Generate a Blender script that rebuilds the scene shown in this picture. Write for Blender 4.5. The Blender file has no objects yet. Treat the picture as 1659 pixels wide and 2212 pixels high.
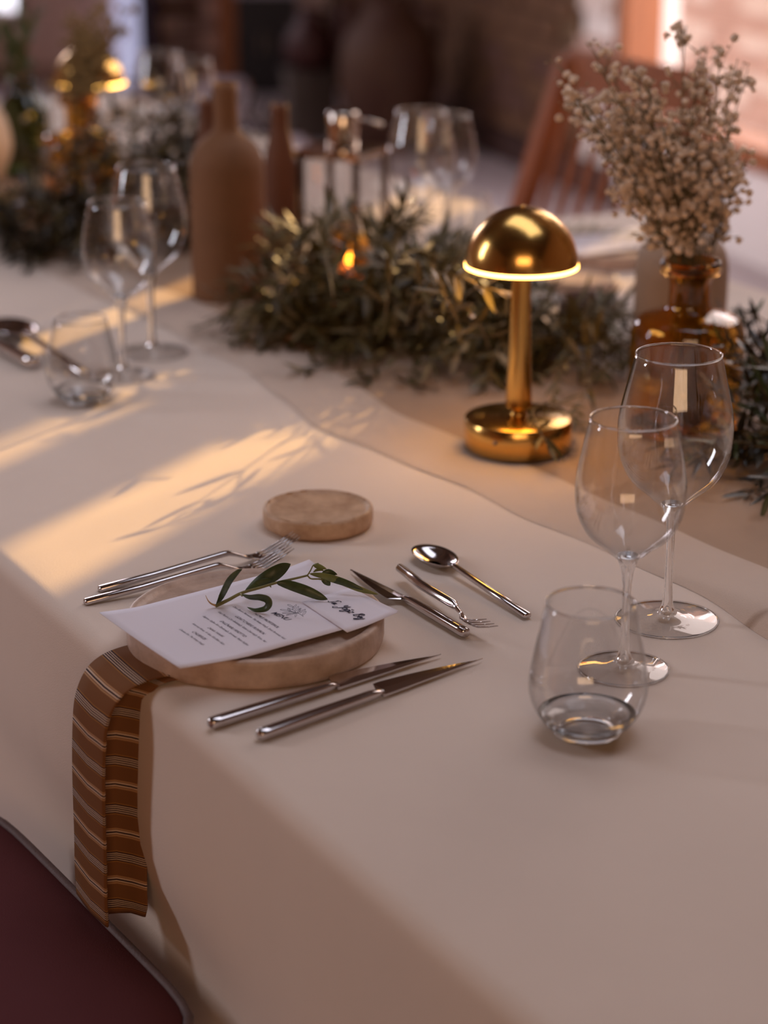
import bpy, bmesh, math, random
import numpy as np
from mathutils import Vector, Matrix, Quaternion

SC = bpy.context.scene
COL = SC.collection
PI = math.pi
rad = math.radians

# ------------------------------------------------------------------ camera
F_PX, PITCH, CAM_H, TZ = 4600.0, rad(19.0), 1.43, 0.75     # focal length in px of a 1659 px wide frame
cam_d = bpy.data.cameras.new('camera')
cam = bpy.data.objects.new('camera', cam_d)
COL.objects.link(cam)
cam.location = (0, 0, CAM_H)
cam.rotation_euler = (PI / 2 - PITCH, 0, 0)
cam_d.sensor_fit = 'HORIZONTAL'
cam_d.sensor_width = 36.0
cam_d.lens = F_PX * 36.0 / 1659.0
cam_d.clip_start = 0.05
cam_d.dof.use_dof = True
cam_d.dof.focus_distance = 1.80
cam_d.dof.aperture_fstop = 4.4
SC.camera = cam

# ------------------------------------------------------------------ world, sun, window and fill lights, exposure
SC.view_settings.view_transform = 'Standard'
SC.view_settings.look = 'None'
SC.view_settings.gamma = 1.0
SC.view_settings.use_curve_mapping = False
SC.view_settings.exposure = 0.18
SC.cycles.use_denoising = True
SC.cycles.max_bounces = 10
SC.cycles.transparent_max_bounces = 40
SC.cycles.transmission_bounces = 10
SC.cycles.diffuse_bounces = 3
SC.cycles.glossy_bounces = 5
SC.cycles.caustics_reflective = False
SC.cycles.caustics_refractive = False
SC.cycles.sample_clamp_indirect = 6.0

world = bpy.data.worlds.new('world')
SC.world = world
world.use_nodes = True
wn = world.node_tree.nodes
wn['Background'].inputs[0].default_value = (0.96, 0.90, 0.93, 1)
wn['Background'].inputs[1].default_value = 6.0

SUN_AZ, SUN_EL = rad(62.0), rad(19.0)                      # where the sun stands
sun_d = bpy.data.lights.new('sun', 'SUN')
sun_d.energy = 6.0
sun_d.angle = rad(0.6)
sun_d.color = (1.0, 0.60, 0.20)
sun = bpy.data.objects.new('sun', sun_d)
COL.objects.link(sun)
sv = Vector((math.cos(SUN_AZ) * math.cos(SUN_EL), math.sin(SUN_AZ) * math.cos(SUN_EL), math.sin(SUN_EL)))
sun.rotation_euler = sv.to_track_quat('Z', 'Y').to_euler()
sun.location = sv * 12


def area(name, loc, target, sx, sy, energy, color, spread=180):
    d = bpy.data.lights.new(name, 'AREA')
    d.shape = 'RECTANGLE'
    d.size, d.size_y, d.energy, d.color = sx, sy, energy, color
    d.spread = rad(spread)
    o = bpy.data.objects.new(name, d)
    COL.objects.link(o)
    o.location = loc
    o.rotation_euler = (Vector(loc) - Vector(target)).to_track_quat('Z', 'Y').to_euler()
    return o


# daylight from the left and right windows, then four added fill lamps
area('left_window_light', (-3.3, 2.6, 2.0), (0.0, 2.4, 0.7), 0.35, 1.3, 26, (0.90, 0.90, 1.0))
area('right_window_light', (1.62, 4.25, 2.15), (-0.2, 2.0, 0.75), 1.7, 1.5, 24, (1.0, 0.84, 0.80))
area('end_fill_light', (0.2, -2.6, 2.3), (0.2, 2.0, 0.7), 2.4, 1.2, 33, (1.0, 0.62, 0.36))  # added warm fill from behind the camera, no window there
area('low_wall_fill_light', (-1.9, 6.9, 2.3), (1.15, 6.6, 0.15), 1.4, 1.2, 9, (1.0, 0.91, 0.93), 80)  # added lamp inside the room, brightens the white low wall
area('back_fill_light', (-2.9, 8.8, 2.1), (-0.8, 6.0, 0.5), 1.2, 1.4, 45, (0.95, 0.86, 0.96))  # added weak fill for the far left of the room
area('overhead_fill_light', (0.3, 2.3, 3.05), (0.2, 2.2, 0.7), 2.2, 1.0, 14, (0.84, 0.86, 1.0))  # added cool fill for the table top, the ceiling has no opening

# ------------------------------------------------------------------ helpers
Fv = Vector((0, math.cos(PITCH), -math.sin(PITCH)))
Uv = Vector((0, math.sin(PITCH), math.cos(PITCH)))
CAM = Vector((0, 0, CAM_H))


def ray(px, py):
    return Fv * F_PX + Vector((1, 0, 0)) * (px - 829.5) - Uv * (py - 1106.0)


def G(px, py, h=0.0):
    """world point h above the table top"""
    d = ray(px, py)
    return CAM + d * ((TZ + h - CAM_H) / d.z)


def GY(px, py, y):
    """world point in the upright plane at depth y"""
    d = ray(px, py)
    return CAM + d * (y / d.y)


UA = rad(119.6)
UD = Vector((math.cos(UA), math.sin(UA), 0))               # along the table, away from the camera
VD = Vector((UD.y, -UD.x, 0))                              # across the table, to its far side
O0 = G(390, 1556)
O0.z = 0


def T(s, t, z=TZ):
    p = O0 + UD * s + VD * t
    return Vector((p.x, p.y, z))


def st(p):
    d = Vector((p.x - O0.x, p.y - O0.y, 0))
    return d.dot(UD), d.dot(VD)


MATS = {}


def mat(name, col, rough=0.6, metal=0.0, var=0.0, vscale=8.0, bump=0.0, bscale=40.0, coat=0.0, sheen=0.0,
        col2=None, emit=None, estr=0.0, spec=0.5, trans=0.0, ior=1.45, subs=0.0, stretch=None):
    if name in MATS:
        return MATS[name]
    m = bpy.data.materials.new(name)
    m.use_nodes = True
    nt = m.node_tree
    b = nt.nodes['Principled BSDF']
    b.inputs['Base Color'].default_value = (*col, 1)
    b.inputs['Roughness'].default_value = rough
    b.inputs['Metallic'].default_value = metal
    b.inputs['Specular IOR Level'].default_value = spec
    b.inputs['Coat Weight'].default_value = coat
    b.inputs['Sheen Weight'].default_value = sheen
    b.inputs['Transmission Weight'].default_value = trans
    b.inputs['IOR'].default_value = ior
    if emit:
        b.inputs['Emission Color'].default_value = (*emit, 1)
        b.inputs['Emission Strength'].default_value = estr
    tc = nt.nodes.new('ShaderNodeTexCoord')
    mp = nt.nodes.new('ShaderNodeMapping')
    if stretch:
        mp.inputs['Scale'].default_value = stretch
    nt.links.new(tc.outputs['Object'], mp.inputs['Vector'])
    if var > 0 or col2:
        n = nt.nodes.new('ShaderNodeTexNoise')
        n.inputs['Scale'].default_value = vscale
        n.inputs['Detail'].default_value = 6
        n.inputs['Roughness'].default_value = 0.62
        nt.links.new(mp.outputs[0], n.inputs['Vector'])
        r = nt.nodes.new('ShaderNodeValToRGB')
        c2 = col2 or tuple(c * (1 - var) for c in col)
        c1 = col if col2 else tuple(min(1, c * (1 + var)) for c in col)
        r.color_ramp.elements[0].position = 0.32
        r.color_ramp.elements[0].color = (*c2, 1)
        r.color_ramp.elements[1].position = 0.68
        r.color_ramp.elements[1].color = (*c1, 1)
        nt.links.new(n.outputs['Fac'], r.inputs['Fac'])
        nt.links.new(r.outputs['Color'], b.inputs['Base Color'])
    if bump > 0:
        n2 = nt.nodes.new('ShaderNodeTexNoise')
        n2.inputs['Scale'].default_value = bscale
        n2.inputs['Detail'].default_value = 4
        nt.links.new(mp.outputs[0], n2.inputs['Vector'])
        bp = nt.nodes.new('ShaderNodeBump')
        bp.inputs['Strength'].default_value = bump
        bp.inputs['Distance'].default_value = 0.002
        nt.links.new(n2.outputs['Fac'], bp.inputs['Height'])
        nt.links.new(bp.outputs[0], b.inputs['Normal'])
    MATS[name] = m
    return m


def thin_glass(name, tint, edge=0.9, rough=0.0):
    """a thin blown wall: clear, mirrors more towards its edges"""
    m = bpy.data.materials.new(name)
    m.use_nodes = True
    nt = m.node_tree
    nt.nodes.clear()
    out = nt.nodes.new('ShaderNodeOutputMaterial')
    tr = nt.nodes.new('ShaderNodeBsdfTransparent')
    gl = nt.nodes.new('ShaderNodeBsdfGlossy')
    gl.inputs['Roughness'].default_value = rough
    lw = nt.nodes.new('ShaderNodeLayerWeight')
    lw.inputs['Blend'].default_value = 0.5
    pw = nt.nodes.new('ShaderNodeMath')
    pw.operation = 'POWER'
    pw.inputs[1].default_value = 4.0
    nt.links.new(lw.outputs['Facing'], pw.inputs[0])
    fr = nt.nodes.new('ShaderNodeMath')
    fr.operation = 'MULTIPLY_ADD'
    fr.inputs[1].default_value = 0.85
    fr.inputs[2].default_value = 0.075
    nt.links.new(pw.outputs[0], fr.inputs[0])
    mix_c = nt.nodes.new('ShaderNodeMix')
    mix_c.data_type = 'RGBA'
    mix_c.inputs[6].default_value = (*tint, 1)
    mix_c.inputs[7].default_value = (*[c * edge for c in tint], 1)
    nt.links.new(pw.outputs[0], mix_c.inputs[0])
    nt.links.new(mix_c.outputs[2], tr.inputs[0])
    mx = nt.nodes.new('ShaderNodeMixShader')
    nt.links.new(fr.outputs[0], mx.inputs[0])
    nt.links.new(tr.outputs[0], mx.inputs[1])
    nt.links.new(gl.outputs[0], mx.inputs[2])
    nt.links.new(mx.outputs[0], out.inputs[0])
    return m


M_bowl = thin_glass('thin_clear_glass', (0.99, 0.99, 0.99), 0.85)
M_foot = thin_glass('clear_foot_glass', (1.0, 1.0, 1.0), 1.0)
M_amberglass = thin_glass('thin_amber_glass', (0.97, 0.66, 0.22), 0.66)
M_greenglass = thin_glass('thin_green_glass', (0.20, 0.22, 0.11), 0.4)
M_solid = mat('solid_clear_glass', (1, 1, 1), 0.0, trans=1.0, ior=1.48)
M_cloth = mat('cream_table_linen', (0.80, 0.665, 0.575), 0.92, var=0.035, vscale=3.0, bump=0.25, bscale=900, sheen=0.15, spec=0.2)
M_hem = mat('pale_linen_hem', (0.66, 0.52, 0.43), 0.95, var=0.04, vscale=5.0, bump=0.35, bscale=700, spec=0.2)
M_runner = mat('beige_runner_linen', (0.47, 0.325, 0.235), 0.95, var=0.06, vscale=5.0, bump=0.35, bscale=700, spec=0.2)
M_brass = mat('brushed_brass', (0.72, 0.42, 0.12), 0.20, 1.0, var=0.06, vscale=30, bump=0.05, bscale=200, stretch=(1, 1, 0.05))
M_steel = mat('polished_steel', (0.62, 0.57, 0.56), 0.13, 1.0)
M_darkmetal = mat('dark_lantern_metal', (0.22, 0.19, 0.18), 0.3, 1.0)
M_chrome = mat('lantern_chrome', (0.7, 0.62, 0.55), 0.12, 1.0)
M_stone = mat('travertine', (0.66, 0.45, 0.30), 0.5, vscale=48, bump=0.5, bscale=90, col2=(0.42, 0.25, 0.15))
M_stone2 = mat('pink_travertine', (0.68, 0.50, 0.40), 0.42, vscale=38, bump=0.5, bscale=80, col2=(0.42, 0.285, 0.215))
M_paper = mat('white_card', (0.83, 0.77, 0.84), 0.7, var=0.01, vscale=5)
M_ink = mat('navy_ink', (0.02, 0.018, 0.05), 0.6)
M_clay = mat('terracotta_bottle', (0.20, 0.088, 0.036), 0.75, var=0.1, vscale=14, bump=0.2, bscale=60)
M_clay2 = mat('dark_terracotta', (0.13, 0.045, 0.018), 0.7, var=0.12, vscale=14, bump=0.2, bscale=60)
M_greige = mat('greige_ceramic', (0.38, 0.25, 0.17), 0.7, var=0.06, vscale=14, bump=0.1, bscale=60)
M_beige = mat('beige_ceramic', (0.62, 0.47, 0.36), 0.6, var=0.05, vscale=10, bump=0.1, bscale=60)
M_brownbowl = mat('brown_ceramic', (0.14, 0.07, 0.05), 0.45, var=0.1, vscale=14)
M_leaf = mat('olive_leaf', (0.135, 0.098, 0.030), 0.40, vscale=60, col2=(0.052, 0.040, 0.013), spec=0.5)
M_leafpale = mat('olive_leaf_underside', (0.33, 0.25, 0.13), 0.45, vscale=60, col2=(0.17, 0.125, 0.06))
M_leafdark = mat('shadow_olive_leaf', (0.045, 0.033, 0.016), 0.32, vscale=60, col2=(0.016, 0.012, 0.007), spec=0.6)  # olive leaf with the shade of the side garlands put into its colour
M_leaffresh = mat('fresh_olive_leaf', (0.075, 0.10, 0.03), 0.4, vscale=80, col2=(0.035, 0.05, 0.018))
M_leaflight = mat('young_olive_leaf', (0.24, 0.25, 0.07), 0.45, vscale=80, col2=(0.15, 0.17, 0.045))
M_twig = mat('olive_twig', (0.20, 0.145, 0.075), 0.7, var=0.2, vscale=80)
M_twiggreen = mat('green_twig', (0.20, 0.18, 0.06), 0.6, var=0.2, vscale=80)
M_drytip = mat('torn_bark', (0.50, 0.30, 0.14), 0.7, var=0.15, vscale=120)
M_gyp = mat('dried_blossom', (0.86, 0.66, 0.50), 0.9, var=0.18, vscale=260, bump=0.5, bscale=900)
M_gypdark = mat('dried_bud', (0.34, 0.23, 0.15), 0.9, var=0.2, vscale=200)
M_gypstem = mat('dried_stalk', (0.17, 0.13, 0.06), 0.8, var=0.2, vscale=60)
M_wood = mat('reddish_chair_wood', (0.30, 0.095, 0.035), 0.38, var=0.2, vscale=20, stretch=(6, 6, 0.8), coat=0.3)
M_orangewood = mat('orange_timber', (0.34, 0.11, 0.035), 0.5, var=0.2, vscale=10, stretch=(5, 5, 0.8))
M_seat = mat('aubergine_upholstery', (0.115, 0.036, 0.040), 0.9, var=0.06, vscale=8, bump=0.3, bscale=900, spec=0.1)
M_piping = mat('grey_piping', (0.13, 0.088, 0.088), 0.6, var=0.1, vscale=60, bump=0.4, bscale=500)
M_floor = mat('pale_floor', (0.47, 0.39, 0.40), 0.35, var=0.08, vscale=1.2, bump=0.05, bscale=20)
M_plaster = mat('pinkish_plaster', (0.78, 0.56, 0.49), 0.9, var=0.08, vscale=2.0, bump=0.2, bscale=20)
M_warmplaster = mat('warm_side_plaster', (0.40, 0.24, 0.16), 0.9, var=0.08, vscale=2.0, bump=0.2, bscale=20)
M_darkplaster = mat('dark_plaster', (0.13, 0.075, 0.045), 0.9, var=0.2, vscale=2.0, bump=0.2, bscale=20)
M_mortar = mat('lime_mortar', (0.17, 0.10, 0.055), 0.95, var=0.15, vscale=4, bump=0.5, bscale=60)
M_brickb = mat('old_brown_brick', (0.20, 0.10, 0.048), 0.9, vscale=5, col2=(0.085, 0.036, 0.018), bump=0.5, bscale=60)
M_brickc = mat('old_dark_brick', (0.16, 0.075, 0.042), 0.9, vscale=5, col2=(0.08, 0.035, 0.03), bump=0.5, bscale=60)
M_brickw = mat('whitewashed_brick', (0.90, 0.80, 0.74), 0.9, vscale=5, col2=(0.74, 0.58, 0.50), bump=0.5, bscale=60)
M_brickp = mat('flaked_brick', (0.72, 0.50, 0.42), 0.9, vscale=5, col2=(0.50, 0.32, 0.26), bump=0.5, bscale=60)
M_mortarw = mat('whitewashed_mortar', (0.88, 0.80, 0.75), 0.95, var=0.06, vscale=4, bump=0.5, bscale=60)
M_whitewall = mat('white_low_wall', (0.86, 0.80, 0.78), 0.85, var=0.03, vscale=3)
M_black = mat('black_cabinet', (0.012, 0.010, 0.014), 0.4, var=0.2, vscale=6)
M_jar = mat('earthenware_jar', (0.085, 0.038, 0.016), 0.7, vscale=5, col2=(0.05, 0.014, 0.008), bump=0.3, bscale=30)
M_darkred = mat('dark_red_glaze', (0.045, 0.008, 0.006), 0.55, var=0.2, vscale=8)
M_greybox = mat('grey_crate', (0.075, 0.055, 0.045), 0.8, var=0.1, vscale=8)
M_ceil = mat('dark_ceiling_boards', (0.10, 0.055, 0.03), 0.8, var=0.2, vscale=3)
M_beam = mat('ceiling_beam_wood', (0.16, 0.08, 0.04), 0.7, var=0.2, vscale=3)
M_flame = mat('candle_flame', (1, 0.5, 0.1), 0.5, emit=(1.0, 0.42, 0.08), estr=14.0)
M_wax = mat('candle_wax', (0.8, 0.62, 0.42), 0.6)
M_blueglow = mat('pale_curtain', (0.62, 0.62, 0.80), 0.9, var=0.04, vscale=6)


def mesh_obj(name, verts, faces, m, parent=None, smooth=True, uvs=None):
    me = bpy.data.meshes.new(name)
    me.from_pydata([tuple(v) for v in verts], [], faces)
    me.materials.append(m)
    if smooth:
        me.polygons.foreach_set('use_smooth', [True] * len(me.polygons))
    if uvs is not None:
        l = me.uv_layers.new(name='uv')
        for p in me.polygons:
            for li in p.loop_indices:
                l.data[li].uv = uvs[me.loops[li].vertex_index]
    me.update()
    o = bpy.data.objects.new(name, me)
    COL.objects.link(o)
    if parent:
        o.parent = parent
    return o


def bm_obj(name, bm, m, parent=None, smooth=False):
    me = bpy.data.meshes.new(name)
    bmesh.ops.recalc_face_normals(bm, faces=bm.faces[:])
    bm.to_mesh(me)
    bm.free()
    me.materials.append(m)
    if smooth:
        me.polygons.foreach_set('use_smooth', [True] * len(me.polygons))
    o = bpy.data.objects.new(name, me)
    COL.objects.link(o)
    if parent:
        o.parent = parent
    return o


def thing(name, label, cat, loc=(0, 0, 0), rz=0.0, group=None):
    o = bpy.data.objects.new(name, None)
    o.empty_display_size = 0.03
    COL.objects.link(o)
    o.location = loc
    o.rotation_euler = (0, 0, rz)
    return tag(o, label, cat, group)


def tag(o, label, cat, group=None):
    o['label'] = label
    o['category'] = cat
    if group:
        o['group'] = group
    return o


def struct(o):
    o['kind'] = 'structure'
    return o


def dup(root, loc, label, rz=None, group=None, scale=None):
    r = root.copy()
    COL.objects.link(r)
    r.location = loc
    if rz is not None:
        r.rotation_euler = (0, 0, rz)
    if scale:
        r.scale = (scale, scale, scale)
    r['label'] = label
    if group:
        r['group'] = group
    for ch in list(root.children):
        c = ch.copy()
        COL.objects.link(c)
        c.parent = r
        for g in ch.children:
            d = g.copy()
            COL.objects.link(d)
            d.parent = c
    return r


def box(bm, c, s, rz=0.0, bev=0.0, mtx=None):
    r = bmesh.ops.create_cube(bm, size=1.0)
    M = (mtx or Matrix.Identity(4)) @ Matrix.Translation(Vector(c)) @ Matrix.Rotation(rz, 4, 'Z') @ Matrix.Diagonal((*s, 1))
    bmesh.ops.transform(bm, matrix=M, verts=r['verts'])
    if bev > 0:
        es = list({e for v in r['verts'] for e in v.link_edges})
        bmesh.ops.bevel(bm, geom=es, offset=bev, segments=2, affect='EDGES', profile=0.5)


def lathe(name, prof, m, parent=None, n=64, closed=False):
    """prof: list of (r, z); closed joins last to first (a solid wall)"""
    vs, fs = [], []
    idx = []
    for r, z in prof:
        if r < 1e-6:
            idx.append([len(vs)])
            vs.append((0, 0, z))
        else:
            idx.append(list(range(len(vs), len(vs) + n)))
            for k in range(n):
                a = 2 * PI * k / n
                vs.append((r * math.cos(a), r * math.sin(a), z))
    pairs = list(zip(idx[:-1], idx[1:]))
    if closed:
        pairs.append((idx[-1], idx[0]))
    for A, B in pairs:
        if len(A) == 1 and len(B) == 1:
            continue
        for k in range(n):
            k2 = (k + 1) % n
            if len(A) == 1:
                fs.append((A[0], B[k2], B[k]))
            elif len(B) == 1:
                fs.append((A[k], A[k2], B[0]))
            else:
                fs.append((A[k], A[k2], B[k2], B[k]))
    return mesh_obj(name, vs, fs, m, parent)


def smoothpts(pts, n):
    """Catmull-Rom through the points"""
    P = [Vector(p) for p in pts]
    P = [P[0] * 2 - P[1]] + P + [P[-1] * 2 - P[-2]]
    out = []
    for i in range(1, len(P) - 2):
        for k in range(n):
            t = k / n
            a, b, c, d = P[i - 1], P[i], P[i + 1], P[i + 2]
            out.append(0.5 * ((2 * b) + (c - a) * t + (2 * a - 5 * b + 4 * c - d) * t * t + (3 * b - a - 3 * c + d) * t ** 3))
    out.append(P[-2])
    return out


def tube_data(pts, radii, n=6, V=None, Fc=None):
    V = [] if V is None else V
    Fc = [] if Fc is None else Fc
    pts = [Vector(p) for p in pts]
    if not hasattr(radii, '__len__'):
        radii = [radii] * len(pts)
    up = Vector((0, 0, 1))
    rings = []
    for i, p in enumerate(pts):
        t = (pts[min(i + 1, len(pts) - 1)] - pts[max(i - 1, 0)])
        if t.length < 1e-9:
            t = Vector((0, 0, 1))
        t.normalize()
        a = t.cross(up)
        if a.length < 0.05:
            a = t.cross(Vector((1, 0, 0)))
        a.normalize()
        b = t.cross(a)
        r = []
        for k in range(n):
            w = 2 * PI * k / n
            r.append(len(V))
            V.append(p + (a * math.cos(w) + b * math.sin(w)) * radii[i])
        rings.append(r)
    for A, B in zip(rings[:-1], rings[1:]):
        for k in range(n):
            Fc.append((A[k], A[(k + 1) % n], B[(k + 1) % n], B[k]))
    Fc.append(tuple(rings[0][::-1]))
    Fc.append(tuple(rings[-1]))
    return V, Fc


def tube(name, pts, radii, m, parent=None, n=6):
    V, Fc = tube_data(pts, radii, n)
    return mesh_obj(name, V, Fc, m, parent)


def loft(name, secs, m, parent=None, n=12, power=2.6, caps=True, bev=True):
    """secs: (x, y_centre, z_centre, half width y, half thickness z) along x, superellipse section"""
    V, Fc, R = [], [], []
    for (x, yc, zc, w, h) in secs:
        r = []
        for k in range(n):
            a = 2 * PI * (k + 0.5) / n
            c, s = math.cos(a), math.sin(a)
            r.append(len(V))
            V.append((x, yc + w * math.copysign(abs(c) ** (2 / power), c), zc + h * math.copysign(abs(s) ** (2 / power), s)))
        R.append(r)
    for A, B in zip(R[:-1], R[1:]):
        for k in range(n):
            Fc.append((A[k], A[(k + 1) % n], B[(k + 1) % n], B[k]))
    Fc.append(tuple(R[0][::-1]))
    Fc.append(tuple(R[-1]))
    o = mesh_obj(name, V, Fc, m, parent)
    return o


def place_along(o, a, b, length, roll=0.0, pivot_h=0.0):
    """put a thing modelled along +x (x=0 tail, x=length tip) so that it runs from a towards b"""
    a, b = Vector(a), Vector(b)
    d = b - a
    o.location = a
    o.rotation_mode = 'XYZ'
    o.rotation_euler = (roll, -math.atan2(d.z, math.hypot(d.x, d.y)), math.atan2(d.y, d.x))
    s = d.length / length
    o.scale = (s, s, s)


def ground(root):
    """lower or lift the thing so that its lowest point rests on the cloth"""
    bpy.context.view_layer.update()
    mz = 1e9
    for c in [root] + list(root.children) + [g for ch in root.children for g in ch.children]:
        if c.type == 'MESH':
            mw = c.matrix_world
            for v in c.data.vertices:
                mz = min(mz, (mw @ v.co).z)
    return mz


# ------------------------------------------------------------------ leaves
def leaf_pts(L, w, curl, fold_=0.25, nseg=6, tip=1.0):
    """a leaf along +x, face up +z"""
    V, Fc = [], []
    for i in range(nseg + 1):
        f = i / nseg
        x = L * f
        ww = w * (math.sin(PI * min(1, f ** 0.85)) ** 0.75) * 0.5 + 0.0003
        if i == 0 or i == nseg:
            ww = 0.0004
        z = curl * L * (f * f) * 0.9
        V += [(x, -ww, z + abs(ww) * fold_), (x, 0, z), (x, ww, z + abs(ww) * fold_)]
    for i in range(nseg):
        a = i * 3
        Fc += [(a, a + 3, a + 4, a + 1), (a + 1, a + 4, a + 5, a + 2)]
    return V, Fc


LEAFV = [leaf_pts(1.0, 0.205, c, nseg=5) for c in (0.0, 0.18, -0.2, 0.35)]
LEAFM = {}


def leaf_mesh(i, m):
    k = (i, m.name)
    if k not in LEAFM:
        me = bpy.data.meshes.new('leaf')
        v, f = LEAFV[i]
        me.from_pydata(v, [], f)
        me.polygons.foreach_set('use_smooth', [True] * len(me.polygons))
        me.materials.append(m)
        LEAFM[k] = me
    return LEAFM[k]


def frame(d, upv):
    d = d.normalized()
    y = upv.cross(d)
    if y.length < 1e-3:
        y = Vector((1, 0, 0)).cross(d)
    y.normalize()
    z = d.cross(y)
    return Matrix((d, y, z)).transposed()


# ------------------------------------------------------------------ the room
W0 = CAM + ray(1105, 347) * (-CAM_H / ray(1105, 347).z)
WA = rad(108.6)
WD = Vector((math.cos(WA), math.sin(WA), 0))               # along the right wall, away
WN = Vector((WD.y, -WD.x, 0))                              # outwards


def W(k, out, z):                                          # k runs towards the camera
    p = W0 - WD * k + WN * out
    return Vector((p.x, p.y, z))


def wall_block(name, k0, k1, z0, z1, m, o0=0.0, o1=0.22):
    V = [W(k, o, z) for k in (k0, k1) for o in (o0, o1) for z in (z0, z1)]
    Fc = [(0, 1, 3, 2), (4, 6, 7, 5), (0, 4, 5, 1), (2, 3, 7, 6), (0, 2, 6, 4), (1, 5, 7, 3)]
    return mesh_obj(name, V, Fc, m, None, False)


def plain_box(name, lo, hi, m, parent=None):
    bm = bmesh.new()
    box(bm, [(a + b) / 2 for a, b in zip(lo, hi)], [b - a for a, b in zip(lo, hi)])
    return bm_obj(name, bm, m, parent)




def slab(name, z0, z1, m):
    a, b = W(12.0, 0.2, 0), W(-2.7, 0.2, 0)
    V = []
    for z in (z0, z1):
        V += [(-3.6, -3.2, z), (a.x, -3.2, z), (b.x, 11.0, z), (-3.6, 11.0, z)]
    return mesh_obj(name, V, [(3, 2, 1, 0), (4, 5, 6, 7), (0, 1, 5, 4), (1, 2, 6, 5), (2, 3, 7, 6), (3, 0, 4, 7)], m, None, False)


struct(slab('floor', -0.1, 0.0, M_floor))
ceil = struct(slab('ceiling', 3.3, 3.4, M_ceil))
beam_me = None
for i in range(9):
    o = plain_box('beam', (-3.5, -2.6 + i * 1.5, 3.12), (3.6 - i * 0.45, -2.45 + i * 1.5, 3.3), M_beam, ceil)
    if beam_me is None:
        beam_me = o.data
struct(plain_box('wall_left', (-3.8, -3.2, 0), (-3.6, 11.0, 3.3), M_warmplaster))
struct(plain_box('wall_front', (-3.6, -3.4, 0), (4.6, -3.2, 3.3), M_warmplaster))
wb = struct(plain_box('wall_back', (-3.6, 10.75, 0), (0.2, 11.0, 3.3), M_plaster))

brick_me = {}


def brick_mesh(key, m, L=0.235, D=0.03, H=0.068, seed=0):
    if key in brick_me:
        return brick_me[key]
    rnd = random.Random(seed)
    bm = bmesh.new()
    box(bm, (0, 0, 0), (L, D, H), bev=0.006)
    for v in bm.verts:
        v.co += Vector((rnd.uniform(-.004, .004), rnd.uniform(-.003, .003), rnd.uniform(-.003, .003)))
    me = bpy.data.meshes.new('brick')
    bm.to_mesh(me)
    bm.free()
    me.materials.append(m)
    brick_me[key] = me
    return me


rb = random.Random(4)


def bricks(parent, p_of, k0, k1, z0, z1, keys, rz, step=0.25, sz=0.08):
    row = 0
    z = z0 + sz / 2
    while z < z1:
        k = k0 + (0.125 if row % 2 else 0.0) + step / 2
        while k < k1 - step / 2 + 0.01:
            key, m = rb.choice(keys)
            o = bpy.data.objects.new('brick', brick_mesh(key, m, seed=len(key)))
            COL.objects.link(o)
            o.parent = parent
            o.location = p_of(k, z, rb.uniform(-0.004, 0.006))
            o.rotation_euler = (0, 0, rz + rb.uniform(-.01, .01))
            k += step
        z += sz
        row += 1


# right wall: brown brick in the shade, a pale brick pier, then the timber window over a white low wall
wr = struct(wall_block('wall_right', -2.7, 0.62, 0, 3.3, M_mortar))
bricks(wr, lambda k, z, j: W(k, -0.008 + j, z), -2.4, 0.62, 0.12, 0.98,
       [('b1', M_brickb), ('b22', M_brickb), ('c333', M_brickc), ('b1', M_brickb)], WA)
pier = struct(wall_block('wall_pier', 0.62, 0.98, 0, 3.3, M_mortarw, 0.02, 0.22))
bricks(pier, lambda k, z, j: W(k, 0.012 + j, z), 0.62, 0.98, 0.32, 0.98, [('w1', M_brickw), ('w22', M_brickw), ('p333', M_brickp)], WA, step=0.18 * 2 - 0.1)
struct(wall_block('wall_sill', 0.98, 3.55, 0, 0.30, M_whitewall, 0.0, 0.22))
struct(wall_block('wall_lintel', 0.98, 2.30, 1.62, 3.3, M_darkplaster))  # unseen, reaches low to keep the sun off the far table
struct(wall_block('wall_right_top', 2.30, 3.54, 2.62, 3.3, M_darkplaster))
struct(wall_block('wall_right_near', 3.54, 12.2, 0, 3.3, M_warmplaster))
win = struct(wall_block('window_1', 0.98, 1.07, 0.30, 1.62, M_orangewood, -0.02, 0.12))
for k0, k1, z0, z1 in ((1.07, 3.49, 0.30, 0.37), (1.07, 2.42, 1.54, 1.62), (2.34, 2.40, 0.37, 2.62),
                       (2.76, 2.80, 0.37, 2.62), (3.00, 3.10, 0.37, 2.62), (3.37, 3.54, 0.37, 2.62), (2.40, 3.46, 1.35, 1.42), (2.30, 3.50, 2.55, 2.62)):  # posts out of view are added, spaced to cut the sun into bands
    o = wall_block('window_frame', k0, k1, z0, z1, M_orangewood, -0.03, 0.10)
    o.parent = win
struct(wall_block('baseboard_right', -2.7, 0.96, 0, 0.12, mat('dark_skirting', (0.05, 0.02, 0.015), 0.6, var=0.1), -0.03, 0.0))
# whitewashed brick wall across the yard outside
yard = struct(wall_block('wall_yard', -6.5, 3.0, -0.1, 1.55, M_mortarw, 1.30, 1.5))
bricks(yard, lambda k, z, j: W(k, 1.292 + j, z), -4.6, 0.6, 0.0, 0.96, [('w1', M_brickw), ('w22', M_brickw), ('p333', M_brickp)], WA)
struct(wall_block('ground_yard', -7.0, 6.0, -0.12, -0.02, M_whitewall, 0.22, 8.0))


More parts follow.
